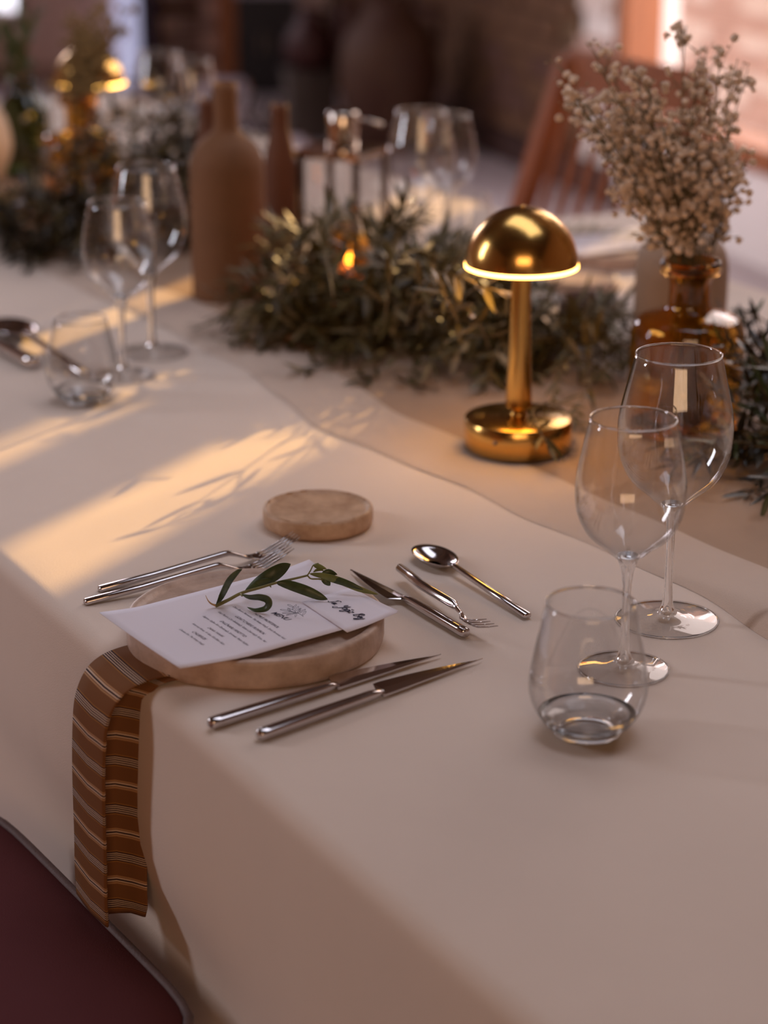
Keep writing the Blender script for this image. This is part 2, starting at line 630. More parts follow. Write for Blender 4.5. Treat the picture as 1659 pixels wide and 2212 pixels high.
# tree added out of view so that its crown dapples the low sun
tree = thing('dapple_tree', 'unseen leafy tree added outside the right window to dapple the sun', 'tree', (3.75, 9.1, 0))
tube('trunk', [(0.5, 0.2, 0), (0.46, 0.2, 1.2), (0.35, 0.15, 2.2), (0.2, 0.1, 3.0)], [.09, .08, .06, .04], M_twig, tree, 10)
rt = random.Random(12)
V, Fc = [], []
for k in range(110):
    c = Vector((rt.gauss(0, .55), rt.gauss(0, .55), 3.45 + rt.gauss(0, .38)))
    if k % 3 == 0:
        tube_data([Vector((.2, .1, 3.0)), c], [.012, .004], 4, V, Fc)
    for q in range(2):
        d = Vector((rt.uniform(-1, 1), rt.uniform(-1, 1), rt.uniform(-1, 1))).normalized()
        R = frame(d, Vector((rt.uniform(-1, 1), rt.uniform(-1, 1), 1)))
        L = rt.uniform(.07, .12)
        b = len(V)
        v, f = leaf_pts(L, L * .5, .1, nseg=4)
        V += [c + R @ Vector(p) for p in v]
        Fc += [tuple(b + i for i in ff) for ff in f]
o = mesh_obj('crown', V, Fc, M_leaffresh, tree)
o['kind'] = 'stuff'

# back wall: bricks, timber post, pale curtain, dark recess
def BX(px, y=10.7, z=0.2):
    return (px - 829.5) / F_PX * (y * math.cos(PITCH) + math.sin(PITCH) * (CAM_H - z))


bricks(wb, lambda k, z, j: Vector((k, 10.742 + j, z)), BX(330), BX(500), 0.0, 0.62, [('p1', mat('pink_brick', (0.44, 0.30, 0.26), 0.9, vscale=5, col2=(0.20, 0.12, 0.11), bump=0.5, bscale=60)), ('c333', M_brickc)], 0)
struct(plain_box('trim_1', (BX(474), 10.55, 0), (BX(515), 10.75, 3.3), M_orangewood))
struct(plain_box('trim_2', (BX(312), 10.5, 0), (BX(345), 10.75, 3.3), mat('purple_black_post', (0.035, 0.02, 0.035), 0.7, var=0.1)))
w2 = struct(plain_box('window_2', (BX(250), 10.68, 0.0), (BX(312), 10.75, 2.4), mat('window_light_pane', (0.5, 0.5, 0.7), 0.5, emit=(0.60, 0.60, 0.86), estr=0.55)))
w3 = struct(plain_box('window_3', (BX(-160), 10.68, 0.36), (BX(44), 10.75, 1.8), mat('bright_window_pane', (0.8, 0.8, 0.9), 0.5, emit=(0.86, 0.88, 1.0), estr=1.6)))
for nm, lo, hi in (('window_frame', (BX(44), 10.64, 0.30), (BX(52), 10.76, 1.86)), ('window_frame', (BX(-168), 10.64, 0.30), (BX(-160), 10.76, 1.86)),
                   ('window_sill', (BX(-168), 10.60, 0.29), (BX(52), 10.76, 0.35))):
    plain_box(nm, lo, hi, mat('painted_window_frame', (0.45, 0.32, 0.30), 0.6, var=0.05), w3)
struct(plain_box('baseboard_back', (-3.6, 10.72, 0), (BX(250), 10.75, 0.08), mat('plaster_skirting', (0.40, 0.26, 0.22), 0.7, var=0.05)))

# ------------------------------------------------------------------ the table, cloth and runner
S0, S1, TW = -1.45, 3.22, 1.32
tb = thing('dining_table', 'long dining table standing under the cream cloth', 'table', T((S0 + S1) / 2, TW / 2, 0), UA)
bm = bmesh.new()
box(bm, (0, 0, TZ - 0.022), (S1 - S0 - 0.02, TW - 0.03, 0.035), bev=0.004)
bm_obj('tabletop', bm, M_wood, tb)
for sx in (-1, 1):
    for sy in (-1, 1):
        bm = bmesh.new()
        box(bm, (sx * (S1 - S0 - 0.5) / 2, sy * (TW - 0.45) / 2, (TZ - 0.04) / 2), (0.08, 0.08, TZ - 0.04), bev=0.005)
        bm_obj('leg', bm, M_wood, tb)


def wav(x, seed=0.0):
    return (math.sin(x * 2.3 + seed) + 0.6 * math.sin(x * 5.1 + seed * 1.7) + 0.35 * math.sin(x * 11.3 + seed * 2.9)) / 1.95


def fold(s):
    return 0.5 * math.sin(s * 7.1 + 0.6) + 0.3 * math.sin(s * 15.7 + 2.0) + 0.2 * math.sin(s * 27 + 1.1)


RD = 0.016
prof = []
for i in range(22):
    z = 0.22 + (TZ - RD - 0.22) * i / 21
    prof.append(('f', 0.0, z))
for i in range(1, 7):
    a = PI / 2 * i / 6
    prof.append(('c', RD - RD * math.cos(a), TZ - RD + RD * math.sin(a)))
NT = 64
for i in range(1, NT):
    prof.append(('t', RD + (TW - 2 * RD) * i / NT, TZ))
for i in range(0, 7):
    a = PI / 2 * (1 - i / 6)
    prof.append(('d', TW - RD + RD * math.cos(a), TZ - RD + RD * math.sin(a)))
for i in range(1, 12):
    prof.append(('b', TW, TZ - RD - (TZ - RD - 0.25) * i / 11))
NS = 260
V, Fc = [], []
for i in range(NS + 1):
    s = S0 + (S1 - S0) * i / NS
    for kind, t, z in prof:
        p = T(s, t, z)
        if kind in 'fb':
            dz = (TZ - RD - z)
            a = dz * 0.075 * (0.35 + fold(s + dz * 0.12)) + dz * 0.02
            if kind == 'f':                                # pressed in where the chair seat touches it
                w_ = 1 / (1 + math.exp(-(s + 0.14) / 0.03)) / (1 + math.exp((s - 0.54) / 0.03)) / (1 + math.exp((z - 0.575) / 0.02))
                a = a * (1 - w_) - 0.016 * w_
            p += VD * (-a if kind == 'f' else a)
        if kind == 't':
            p.z += 0.0007 * wav(s * 3.2 + t * 1.4, 0.4) + 0.0006 * wav(t * 5 - s * 1.1, 2.0)
        V.append(p)
n = len(prof)
for i in range(NS):
    for j in range(n - 1):
        Fc.append((i * n + j, (i + 1) * n + j, (i + 1) * n + j + 1, i * n + j + 1))
# far end and near end drops
for (si, sg) in ((0, -1), (NS, 1)):
    top = [si * n + j for j in range(22, n - 11)]
    rows = [top]
    for q in range(1, 9):
        z = TZ - 0.5 * q / 8
        row = []
        for idx in top:
            row.append(len(V))
            p = V[idx].copy()
            t = st(p)[1]
            p = p + UD * sg * (0.006 * min(1, q) + 0.02 * q / 8 * (1 + math.sin(t * 19)))
            p.z = min(z, p.z)
            V.append(p)
        rows.append(row)
    for A, B in zip(rows[:-1], rows[1:]):
        for a, b, c, d in zip(A[:-1], A[1:], B[1:], B[:-1]):
            Fc.append((a, b, c, d) if sg > 0 else (d, c, b, a))
tcl = mesh_obj('tablecloth', V, Fc, M_cloth)
tag(tcl, 'cream linen tablecloth covering the long table and hanging over its near edge', 'tablecloth')
md = tcl.modifiers.new('solid', 'SOLIDIFY')
md.thickness = 0.0012
md.offset = -1

CL = TZ + 0.0012                                           # top of the cloth
# runner
RT0, RT1 = 0.485, 0.86


def run_z(s, t, q):
    z = 0.0022
    w = 0.5 + 0.5 * wav(s * 2.7 + q * 1.3, 1.0)
    z += 0.0035 * w * math.exp(-((q - 0.12) / 0.08) ** 2)
    z += 0.003 * (0.5 + 0.5 * wav(s * 4 - q * 7, 3.0)) * (1 - abs(2 * q - 1))
    roll = 1 / (1 + math.exp((s + 0.02) / 0.04))           # thick turned fold along the near hem, right of the lamp
    z += roll * 0.020 * math.exp(-((q - 0.125) / 0.115) ** 8)
    return z


V, Fc, NSr, NTr = [], [], 340, 64
for i in range(NSr + 1):
    s = S0 + 0.02 + (S1 + 0.06 - S0) * i / NSr
    e0 = RT0 + 0.014 * wav(s * 3.1, 0.5) - 0.02 * math.exp(-((s - 0.62) / 0.22) ** 2) + 0.012 / (1 + math.exp((s - 0.1) / 0.06))
    e1 = RT1 + 0.010 * wav(s * 2.5, 2.5)
    for j in range(NTr + 1):
        q = j / NTr
        t = e0 + (e1 - e0) * q
        z = CL + run_z(s, t, q)
        if q == 0:
            z = CL + 0.0008
        p = T(min(s, S1 + 0.012), t, z)
        if s > S1 + 0.008:
            p.z = CL - (s - S1) * 2.0
        V.append(p)
for i in range(NSr):
    for j in range(NTr):
        a = i * (NTr + 1) + j
        Fc.append((a, a + NTr + 1, a + NTr + 2, a + 1))
rn = mesh_obj('table_runner', V, Fc, M_runner)
rn.data.materials.append(M_hem)
for i_, f_ in enumerate(rn.data.polygons):                 # the band along the near hem gets the paler linen colour
    if (i_ % NTr) / NTr < 0.235:
        f_.material_index = 1
tag(rn, 'beige linen runner rumpled along the middle of the table', 'table runner')
RN = CL + 0.0045                                           # what stands on the runner stands about here

# ------------------------------------------------------------------ stone plates
def stone_disc(name, label, cat, c, r, h, m, rim=0.006, dep=0.004, group=None):
    t = thing(name, label, cat, c, group=group)
    rnd = random.Random(int(r * 1e4))
    o = lathe('stone_disc', [(0, 0), (r - 0.004, 0), (r - 0.001, 0.002), (r, 0.006), (r, h - 0.003), (r - 0.001, h - 0.0008), (r - 0.003, h),
                       (r - rim, h), (r - rim - 0.002, h - dep * 0.6), (r - rim - 0.006, h - dep), (0, h - dep)], m, t, n=96)
    for v in o.data.vertices:
        a = math.atan2(v.co.y, v.co.x)
        rr = math.hypot(v.co.x, v.co.y)
        if rr > r * 0.85:
            w = 1 + 0.0035 * math.sin(a * 5 + 1) + 0.0025 * math.sin(a * 11) + rnd.uniform(-.0008, .0008)
            v.co.x *= w
            v.co.y *= w
    return t


pc = G(535, 1499) + Vector((0, 0.107, 0))
pc.z = CL + 0.0005
PLATE_R, PLATE_H = 0.107, 0.025
plate = stone_disc('stone_plate', 'large round travertine plate under the white menu card', 'plate', pc, PLATE_R, PLATE_H, M_stone2, 0.007, 0.004)
cc = G(683, 1175) + Vector((0, 0.052, 0))
cc.z = CL + 0.0005
stone_disc('stone_coaster', 'small round travertine bread plate behind the fork tines', 'plate', cc, 0.0530, 0.0185, M_stone, 0.003, 0.0035)
fc = G(1315, 556); fc.z = CL + 0.0005
stone_disc('stone_plate', 'round stone plate at the far setting left of the gypsophila vase', 'plate', fc, 0.107, 0.022, M_stone2, 0.007, 0.004)
f2 = G(1252, 626); f2.z = CL + 0.0005
stone_disc('stone_coaster', 'small pale stone bread plate behind the glowing lamp shade', 'plate', f2, 0.053, 0.0185, M_stone2, 0.003, 0.0035)

# ------------------------------------------------------------------ menu card and name card
CH = (pc.z - TZ) + PLATE_H + 0.0012
mL, mB, mT = G(215, 1333, CH), G(390, 1460, CH), G(668, 1216, CH)
ex = (mB - mL)
ey = (mT - mL)
mw, mh = ex.length, ey.length
exn = ex.normalized()
eyn = (ey - exn * ey.dot(exn)).normalized()


def cardz(p):
    d = (Vector((p.x, p.y, 0)) - Vector((pc.x, pc.y, 0))).length
    base = 0.0
    if d > PLATE_R - 0.008:
        base = 0.004 * (d - PLATE_R + 0.008) / 0.03
    x = (p - mL).dot(exn) / mw
    return base + 0.0018 * math.sin(x * PI) * (1 - min(1, (p - mL).dot(eyn) / mh)) 


def card_grid(name, org, a, b, m, dz, parent=None, nx=16, ny=20):
    V, Fc = [], []
    for lay in (0, 1):
        for i in range(nx + 1):
            for j in range(ny + 1):
                p = org + a * (i / nx) + b * (j / ny)
                p = p.copy()
                p.z = TZ + CH + cardz(p) + dz + lay * 0.0004
                V.append(p)
    N = (nx + 1) * (ny + 1)
    for lay in (0, 1):
        for i in range(nx):
            for j in range(ny):
                q = lay * N + i * (ny + 1) + j
                f = (q, q + ny + 1, q + ny + 2, q + 1)
                Fc.append(f if lay else f[::-1])
    def edge(l):
        for a_, b_ in zip(l[:-1], l[1:]):
            Fc.append((a_, b_, b_ + N, a_ + N))
    edge([i * (ny + 1) for i in range(nx + 1)])
    edge([nx * (ny + 1) + j for j in range(ny + 1)])
    edge([i * (ny + 1) + ny for i in range(nx, -1, -1)])
    edge([j for j in range(ny, -1, -1)])
    return mesh_obj(name, V, Fc, m, parent, True)


menu = card_grid('menu_card', mL, ex, ey, M_paper, 0.0)
tag(menu, 'white paper menu card printed with five dishes lying across the stone plate', 'menu')


def zcard(p, extra):
    q = p.copy()
    q.z = TZ + CH + cardz(p) + 0.0004 + extra
    return q


def put_text(body, a, b, parent, extra=0.0002, shear=0.35, bold=0.0):
    pa, pb = G(*a, CH + 0.001), G(*b, CH + 0.001)
    cu = bpy.data.curves.new('print', 'FONT')
    cu.body = body
    cu.size = 1.0
    cu.shear = shear
    cu.offset = bold
    o = bpy.data.objects.new('print', cu)
    COL.objects.link(o)
    bpy.context.view_layer.update()
    w = max(o.dimensions.x, 1e-3)
    L = (pb - pa).length
    me = bpy.data.meshes.new_from_object(o)
    bpy.data.objects.remove(o)
    me.materials.clear()
    me.materials.append(M_ink)
    x = (pb - pa).normalized()
    y = eyn if abs(x.dot(eyn)) < 0.5 else Vector((-x.y, x.x, 0))
    y = (y - x * y.dot(x)).normalized()
    s = L / w
    for v in me.vertices:
        p = pa + x * (v.co.x * s) + y * (v.co.y * s * 1.0)
        v.co = zcard(p, extra)
    ob = bpy.data.objects.new('print', me)
    COL.objects.link(ob)
    ob.parent = parent
    return ob


put_text('MENU', (584, 1325), (619, 1341), menu, bold=0.008, shear=0.25)
for body, a, b in (
        ('HUMUS PROFITEROL', (547, 1326), (598, 1357)),
        ('Dana Bacon Marmelatı, Toz Antep Fıstığı, Siyah Sarımsak Aioli', (502, 1311), (614, 1381)),
        ('GOAT CHEESE PUMPKIN', (506, 1332.5), (567.5, 1371)),
        ('Keçi Peyniri, Çıtır Balkabağı, Kabak Çekirdeği, Roka, Nar', (470, 1323), (573, 1388)),
        ('ENGİNARLI RISOTTO', (473.5, 1343.5), (527, 1377)),
        ('Enginar, Soğan, Sarı Zeytinyağı, Sarımsak, Pesto Soğanı', (437, 1332.5), (534, 1395)),
        ('DANA YANAK', (447, 1358), (480, 1378)),
        ('Kızarmış Havuç, 41 Saat, Köz Biber Bibin', (414, 1349), (482, 1394)),
        ('CHURROS', (413, 1367), (440.5, 1384)),
        ('Çikolata Sos, Toz Antep Fıstığı', (386, 1361.5), (437, 1395))):
    put_text(body, a, b, menu)

# leaf drawing on the menu (outline of a leafy sprig)
V, Fc = [], []


def cpx(x, y):
    return (560 + x / 6.38, 1270 + y / 6.38)


def ink_line(pts, r, h):
    P = []
    for x, y in pts:
        p = G(*cpx(x, y), CH + 0.001)
        P.append(zcard(p, h))
    tube_data(P, r, 4, V, Fc)


for (x0, y0, x1, y1, wd) in ((470, 265, 390, 232, 14), (455, 300, 512, 230, 14), (490, 325, 545, 255, 15), (528, 345, 575, 280, 14),
                            (430, 325, 390, 280, 17), (510, 345, 400, 285, 16), (430, 325, 288, 300, 12), (520, 345, 315, 350, 11), (490, 352, 370, 378, 9),
                            (498, 400, 512, 345, 14), (560, 340, 638, 295, 12), (595, 375, 645, 322, 14), (530, 350, 560, 285, 12)):
    dx, dy = x1 - x0, y1 - y0
    L = math.hypot(dx, dy)
    nx, ny = -dy / L, dx / L
    pts = []
    for k in range(17):
        a = 2 * PI * k / 16
        f = 0.5 - 0.5 * math.cos(a)
        g = math.sin(a) * wd * 0.75
        pts.append((x0 + dx * f + nx * g, y0 + dy * f + ny * g))
    ink_line(pts, 0.00012, 0.0001)
ink_line([(430, 325), (520, 345), (560, 360), (608, 395)], 0.00016, 0.0001)
drawing = mesh_obj('leaf_drawing', V, Fc, M_ink, menu)

# name card
nP = [G(653, 1303, CH + .001), G(750, 1367, CH + .001), G(863, 1331, CH + .001), G(760, 1269, CH + .001)]
name_card = card_grid('name_card', nP[0], nP[1] - nP[0], nP[3] - nP[0], M_paper, 0.0012, nx=8, ny=8)
tag(name_card, 'small white name card with a handwritten name on the right end of the menu', 'card')
V, Fc = [], []
GL = {  # strokes in a 1-high letter box
    'S': (0.75, [[(0.75, 0.98), (0.5, 1.0), (0.3, 0.85), (0.42, 0.55), (0.45, 0.25), (0.25, 0.02), (0.0, 0.05)]]),
    'n': (0.5, [[(0.0, 0.0), (0.1, 0.4), (0.12, 0.1), (0.3, 0.42), (0.32, 0.05), (0.45, 0.02)]]),
    '.': (0.3, [[(0.05, 0.02), (0.1, 0.04)]]),
    ' ': (0.45, []),
    'Y': (0.75, [[(0.1, 1.0), (0.05, 0.6), (0.35, 0.55), (0.6, 1.0), (0.45, 0.2), (0.2, -0.45), (-0.15, -0.4), (0.1, -0.05)]]),
    'a': (0.48, [[(0.35, 0.45), (0.05, 0.4), (0.0, 0.1), (0.2, 0.02), (0.36, 0.4), (0.36, 0.05), (0.48, 0.03)]]),
    'g': (0.5, [[(0.36, 0.45), (0.05, 0.4), (0.0, 0.1), (0.25, 0.05), (0.4, 0.4), (0.3, -0.4), (0.0, -0.4), (0.48, 0.05)], [(0.12, 0.75), (0.25, 0.65), (0.4, 0.78)]]),
    'i': (0.24, [[(0.02, 0.4), (0.06, 0.05), (0.2, 0.05)]]),
    'z': (0.48, [[(0.0, 0.42), (0.36, 0.42), (0.02, 0.03), (0.42, 0.03)]]),
    'B': (0.78, [[(0.1, 0.95), (0.12, 0.0)], [(0.0, 0.8), (0.4, 1.0), (0.6, 0.8), (0.2, 0.52), (0.62, 0.35), (0.45, 0.0), (0.0, 0.08)]]),
    'e': (0.42, [[(0.02, 0.2), (0.3, 0.3), (0.2, 0.46), (0.02, 0.25), (0.15, 0.02), (0.4, 0.1)]]),
    'y': (0.5, [[(0.02, 0.42), (0.05, 0.1), (0.32, 0.12), (0.38, 0.42), (0.2, -0.45), (-0.15, -0.4), (0.3, -0.05)]])}
ta, tb_ = G(*cpx(942, 190), CH + .002), G(*cpx(1405, 440), CH + .002)
seq = 'Sn. Yagiz Bey'
tot = sum(GL[c][0] for c in seq)
hx = (tb_ - ta).normalized()
hy = Vector((-hx.y, hx.x, 0))
u = (tb_ - ta).length / tot
cur = 0.0
for ch in seq:
    for stroke in GL[ch][1]:
        pts = []
        for x, y in stroke:
            p = ta + hx * ((cur + x + 0.32 * y) * u) + hy * (y * u * 1.15)
            pts.append(zcard(p, 0.0018))
        if len(pts) > 2:
            pts = smoothpts(pts, 4)
        tube_data(pts, [0.00030 + 0.00009 * math.sin(i * 0.9) for i in range(len(pts))], 5, V, Fc)
    cur += GL[ch][0]
mesh_obj('handwriting', V, Fc, M_ink, name_card)


def make_foliage(root, sprigs, mats, nparts=300, stem_m=None, floor_z=None, sprig_names='branch'):
    """sprigs: list of (stem points, radius, [ (pos, dir, up, length) ])"""
    allv = []
    sm = stem_m or M_twig
    rnd = random.Random(len(sprigs))
    org = root.location.copy()
    for pts, r, leaves in sprigs:
        rr = [r * (1 - 0.6 * i / max(1, len(pts) - 1)) for i in range(len(pts))]
        tube(sprig_names, [p - org for p in pts], rr, sm, root, 5)
        allv += leaves
    allv.sort(key=lambda l: (l[0] - CAM).length / max(l[3], 0.005) ** 0.5)
    rest = {m.name: ([], []) for m in mats}
    for i, (p, d, up, L) in enumerate(allv):
        m = mats[0] if rnd.random() < 0.8 else mats[-1]
        vi = rnd.randrange(4)
        R = frame(d, up)
        if i < nparts:
            o = bpy.data.objects.new('leaf', leaf_mesh(vi, m))
            COL.objects.link(o)
            o.parent = root
            o.matrix_local = Matrix.Translation(p - org) @ R.to_4x4() @ Matrix.Diagonal((L, L, L, 1))
        else:
            V, Fc = rest[m.name]
            b = len(V)
            v, f = LEAFV[vi]
            V += [(p - org) + R @ (Vector(q) * L) for q in v]
            Fc += [tuple(b + k for k in ff) for ff in f]
    VV, FF, MI = [], [], []
    for mi, m in enumerate(mats):
        V, Fc = rest[m.name]
        b = len(VV)
        VV += V
        FF += [tuple(b + k for k in ff) for ff in Fc]
        MI += [mi] * len(Fc)
    if VV:
        o = mesh_obj('leaves', VV, FF, mats[0], root)
        for m in mats[1:]:
            o.data.materials.append(m)
        o.data.polygons.foreach_set('material_index', MI)
        o['kind'] = 'stuff'


def sprig(rnd, p0, d0, length, nleaf, lsize, floor_z, droop=0.5, wob=0.25):
    pts = [p0.copy()]
    d = d0.normalized()
    N = max(5, nleaf + 1)
    step = length / N
    leaves = []
    roll = rnd.uniform(0, PI)
    for i in range(N):
        d = (d + Vector((rnd.uniform(-wob, wob), rnd.uniform(-wob, wob), rnd.uniform(-wob, wob) * 0.6 - droop * step * 6))).normalized()
        p = pts[-1] + d * step
        if p.z < floor_z + 0.003:
            p.z = floor_z + 0.003 + rnd.uniform(0, 0.003)
            d.z = abs(d.z) * 0.3
            d.normalize()
        pts.append(p)
        if i >= 1:
            side = d.cross(Vector((0, 0, 1)))
            if side.length < 0.1:
                side = Vector((1, 0, 0))
            side.normalize()
            upd = side.cross(d)
            a = roll + (i % 2) * PI / 2
            for sg in (-1, 1):
                q = side * math.cos(a) * sg + upd * math.sin(a) * sg
                ld = (d * rnd.uniform(0.55, 1.0) + q * rnd.uniform(0.5, 0.95) + Vector((0, 0, -0.12))).normalized()
                L = lsize * rnd.uniform(0.7, 1.2) * (1.0 if i < N - 2 else 0.75)
                if p.z + ld.z * L < floor_z + 0.003:
                    ld.z = (floor_z + 0.004 - p.z) / L
                    ld.normalize()
                leaves.append((p.copy(), ld, (upd + q * 0.3 + Vector((rnd.uniform(-.4, .4), rnd.uniform(-.4, .4), 0.2))).normalized(), L))
    leaves.append((pts[-1].copy(), d.copy(), Vector((0, 0, 1)), lsize * 0.9 if pts[-1].z + d.z * lsize > floor_z + 0.002 else 0.006))
    return pts, 0.0012, leaves


def hit_any(p, blocks):
    for c, r, h in blocks:
        if (p.x - c.x) ** 2 + (p.y - c.y) ** 2 < r * r and p.z < TZ + h:
            return True
    return False


def mound(seed, spine, nspr, lsize, floor_z, droop=0.5, blocks=(), bias=Vector((0, 0, 0)), halfw=0.06):
    """spine: list of (px, py, height, half width)"""
    rnd = random.Random(seed)
    P = [(G(x, y), h, w) for x, y, h, w in spine]
    out = []
    tries = 0
    while len(out) < nspr and tries < nspr * 12:
        tries += 1
        f = rnd.uniform(0, len(P) - 1.001)
        i = int(f)
        f -= i
        c = P[i][0].lerp(P[i + 1][0], f)
        h = P[i][1] * (1 - f) + P[i + 1][1] * f
        w = P[i][2] * (1 - f) + P[i + 1][2] * f
        a = rnd.uniform(0, 2 * PI)
        q = rnd.random() ** 0.5
        off = Vector((math.cos(a), math.sin(a), 0)) * w * q
        zz = floor_z + 0.006 + h * rnd.uniform(0.05, 1.0) * (1 - 0.65 * q * q)
        p = Vector((c.x + off.x, c.y + off.y, zz))
        ang = rnd.uniform(0, 2 * PI)
        d = Vector((math.cos(ang), math.sin(ang), rnd.uniform(-0.1, 0.45))) * 0.8 + off.normalized() * 0.7 + bias
        s = sprig(rnd, p, d, rnd.uniform(0.07, 0.13), rnd.randint(5, 8), lsize, floor_z, droop)
        if max(q2.z for q2 in s[0]) > floor_z + h + 0.03:
            continue
        if blocks and any(hit_any(q2, blocks) for q2 in s[0]):
            continue
        s = (s[0], s[1], [l for l in s[2] if not hit_any(l[0] + l[1] * l[3], blocks)])
        out.append(s)
    return out


def manual_sprig(rnd, pxs, lsize, n, floor_z, pair=2, drop=0.1):
    pts = smoothpts([G(x, y, h) for x, y, h in pxs], 6)
    for p in pts:
        p.z = max(p.z, floor_z + 0.002)
    leaves = []
    N = len(pts)
    for k in range(n):
        i = min(N - 2, int((k + 1) / (n + 0.5) * (N - 1)))
        d = (pts[i + 1] - pts[i]).normalized()
        side = d.cross(Vector((0, 0, 1)))
        if side.length < 0.1:
            side = Vector((1, 0, 0))
        side.normalize()
        upd = side.cross(d)
        a = rnd.uniform(-0.7, 0.7) + (k % 2) * PI / 2
        for sg in (-1, 1)[:pair]:
            q = side * math.cos(a) * sg + upd * math.sin(a) * sg
            ld = (d * rnd.uniform(0.6, 1.0) + q * rnd.uniform(0.4, 0.9) + Vector((0, 0, -drop))).normalized()
            L = lsize * rnd.uniform(0.75, 1.2)
            if pts[i].z + ld.z * L < floor_z + 0.003:
                ld.z = (floor_z + 0.004 - pts[i].z) / L
                ld.normalize()
            leaves.append((pts[i].copy(), ld, (upd + Vector((rnd.uniform(-.5, .5), rnd.uniform(-.5, .5), 0))).normalized(), L))
    leaves.append((pts[-1].copy(), (pts[-1] - pts[-2]).normalized(), Vector((0, 0, 1)), lsize * 0.5))
    return pts, 0.0012, leaves


# ------------------------------------------------------------------ olive sprig on the menu
os_root = thing('olive_sprig', 'fresh green olive sprig lying across the menu card', 'sprig', G(600, 1270, CH + 0.002))
org = os_root.location.copy()


def sp(pxs, n=8):
    return [p - org for p in smoothpts([G(x, y, CH + h) for x, y, h in pxs], n)]


stem = sp([(466, 1309, .003), (495, 1295, .006), (522, 1281, .010), (560, 1270, .013), (600, 1258, .015), (640, 1249, .015), (664, 1243, .014)])
tube('stem', stem, [0.0016 - 0.0007 * i / len(stem) for i in range(len(stem))], M_twiggreen, os_root, 8)
tube('stem', sp([(664, 1243, .014), (671, 1232, .018), (677, 1221, .021), (688, 1217, .022)]), 0.0006, M_twiggreen, os_root, 6)
tube('stem', sp([(664, 1243, .014), (672, 1250, .012), (690, 1251, .012), (702, 1255, .010)]), 0.0007, M_twiggreen, os_root, 6)
tube('torn_end', sp([(468, 1308, .003), (458, 1305, .005), (450, 1298, .009), (444, 1286, .012)]), [0.0011 - 0.0003 * i / 8 for i in range(25)], M_drytip, os_root, 6)
for x, y in ((520, 1283), (582, 1263), (600, 1259)):
    tube('stem', sp([(x, y, .011), (x + 3, y + 5, .012)], 3), [0.0010, 0.0009, 0.0007, 0.0005], M_twiggreen, os_root, 6)


def bent_leaf(pxs, w, m, twist=0.0, n=5):
    pts = sp(pxs, n)
    V, Fc = [], []
    N = len(pts)
    for i, p in enumerate(pts):
        f = i / (N - 1)
        d = (pts[min(i + 1, N - 1)] - pts[max(i - 1, 0)]).normalized()
        view = (CAM - (p + org)).normalized()
        side = d.cross(view)
        if side.length < 1e-3:
            side = Vector((1, 0, 0))
        side.normalize()
        side = Quaternion(d, twist) @ side
        nrm = side.cross(d).normalized()
        ww = w * 0.5 * max(0.03, math.sin(PI * min(1, f ** 0.9)) ** 0.7)
        V += [p - side * ww + nrm * ww * 0.25, p, p + side * ww + nrm * ww * 0.25]
    for i in range(N - 1):
        a = i * 3
        Fc += [(a, a + 3, a + 4, a + 1), (a + 1, a + 4, a + 5, a + 2)]
    o = mesh_obj('leaf', V, Fc, m, os_root)
    md = o.modifiers.new('solid', 'SOLIDIFY')
    md.thickness = 0.0004
    return o


bent_leaf([(466, 1308, .004), (478, 1287, .008), (494, 1255, .028), (510, 1237, .036), (523, 1229, .038)], 0.0062, M_leaffresh, 0.5)
bent_leaf([(530, 1277, .011), (560, 1258, .013), (590, 1240, .018), (612, 1226, .024), (628, 1218, .028)], 0.0125, M_leaffresh, 0.1)
bent_leaf([(528, 1278, .011), (548, 1264, .012), (574, 1255, .014), (588, 1252, .014)], 0.006, M_leaffresh, 0.2)
bent_leaf([(596, 1259, .015), (620, 1262, .014), (660, 1275, .011), (690, 1288, .006), (708, 1295, .004)], 0.0088, M_leaffresh, 0.15)
bent_leaf([(522, 1284, .011), (540, 1289, .013), (562, 1289, .016), (578, 1294, .014), (582, 1305, .010), (573, 1316, .005), (552, 1319, .003), (534, 1312, .003)], 0.0072, M_leaffresh, 0.6, 6)
bent_leaf([(677, 1221, .021), (688, 1223, .021), (706, 1229, .020)], 0.0046, M_leaflight, 0.2)
bent_leaf([(694, 1240, .016), (710, 1236, .017), (729, 1241, .016)], 0.0056, M_leaffresh, 0.1)
bent_leaf([(694, 1250, .012), (705, 1256, .010), (713, 1265, .006)], 0.0060, M_leaffresh, 0.0)
bent_leaf([(668, 1239, .015), (700, 1244, .015), (740, 1256, .012), (780, 1273, .007), (818, 1284, .003)], 0.0066, M_leaflight, 0.35, 6)
bent_leaf([(690, 1247, .013), (720, 1251, .013), (756, 1262, .011), (785, 1274, .007)], 0.0062, M_leaffresh, 0.2, 6)
bent_leaf([(676, 1236, .017), (684, 1231, .018), (694, 1230, .018), (700, 1234, .017)], 0.0028, M_leaflight, 0.4)
bent_leaf([(700, 1246, .012), (712, 1241, .014), (722, 1240, .014)], 0.003, M_leaflight, 0.0)


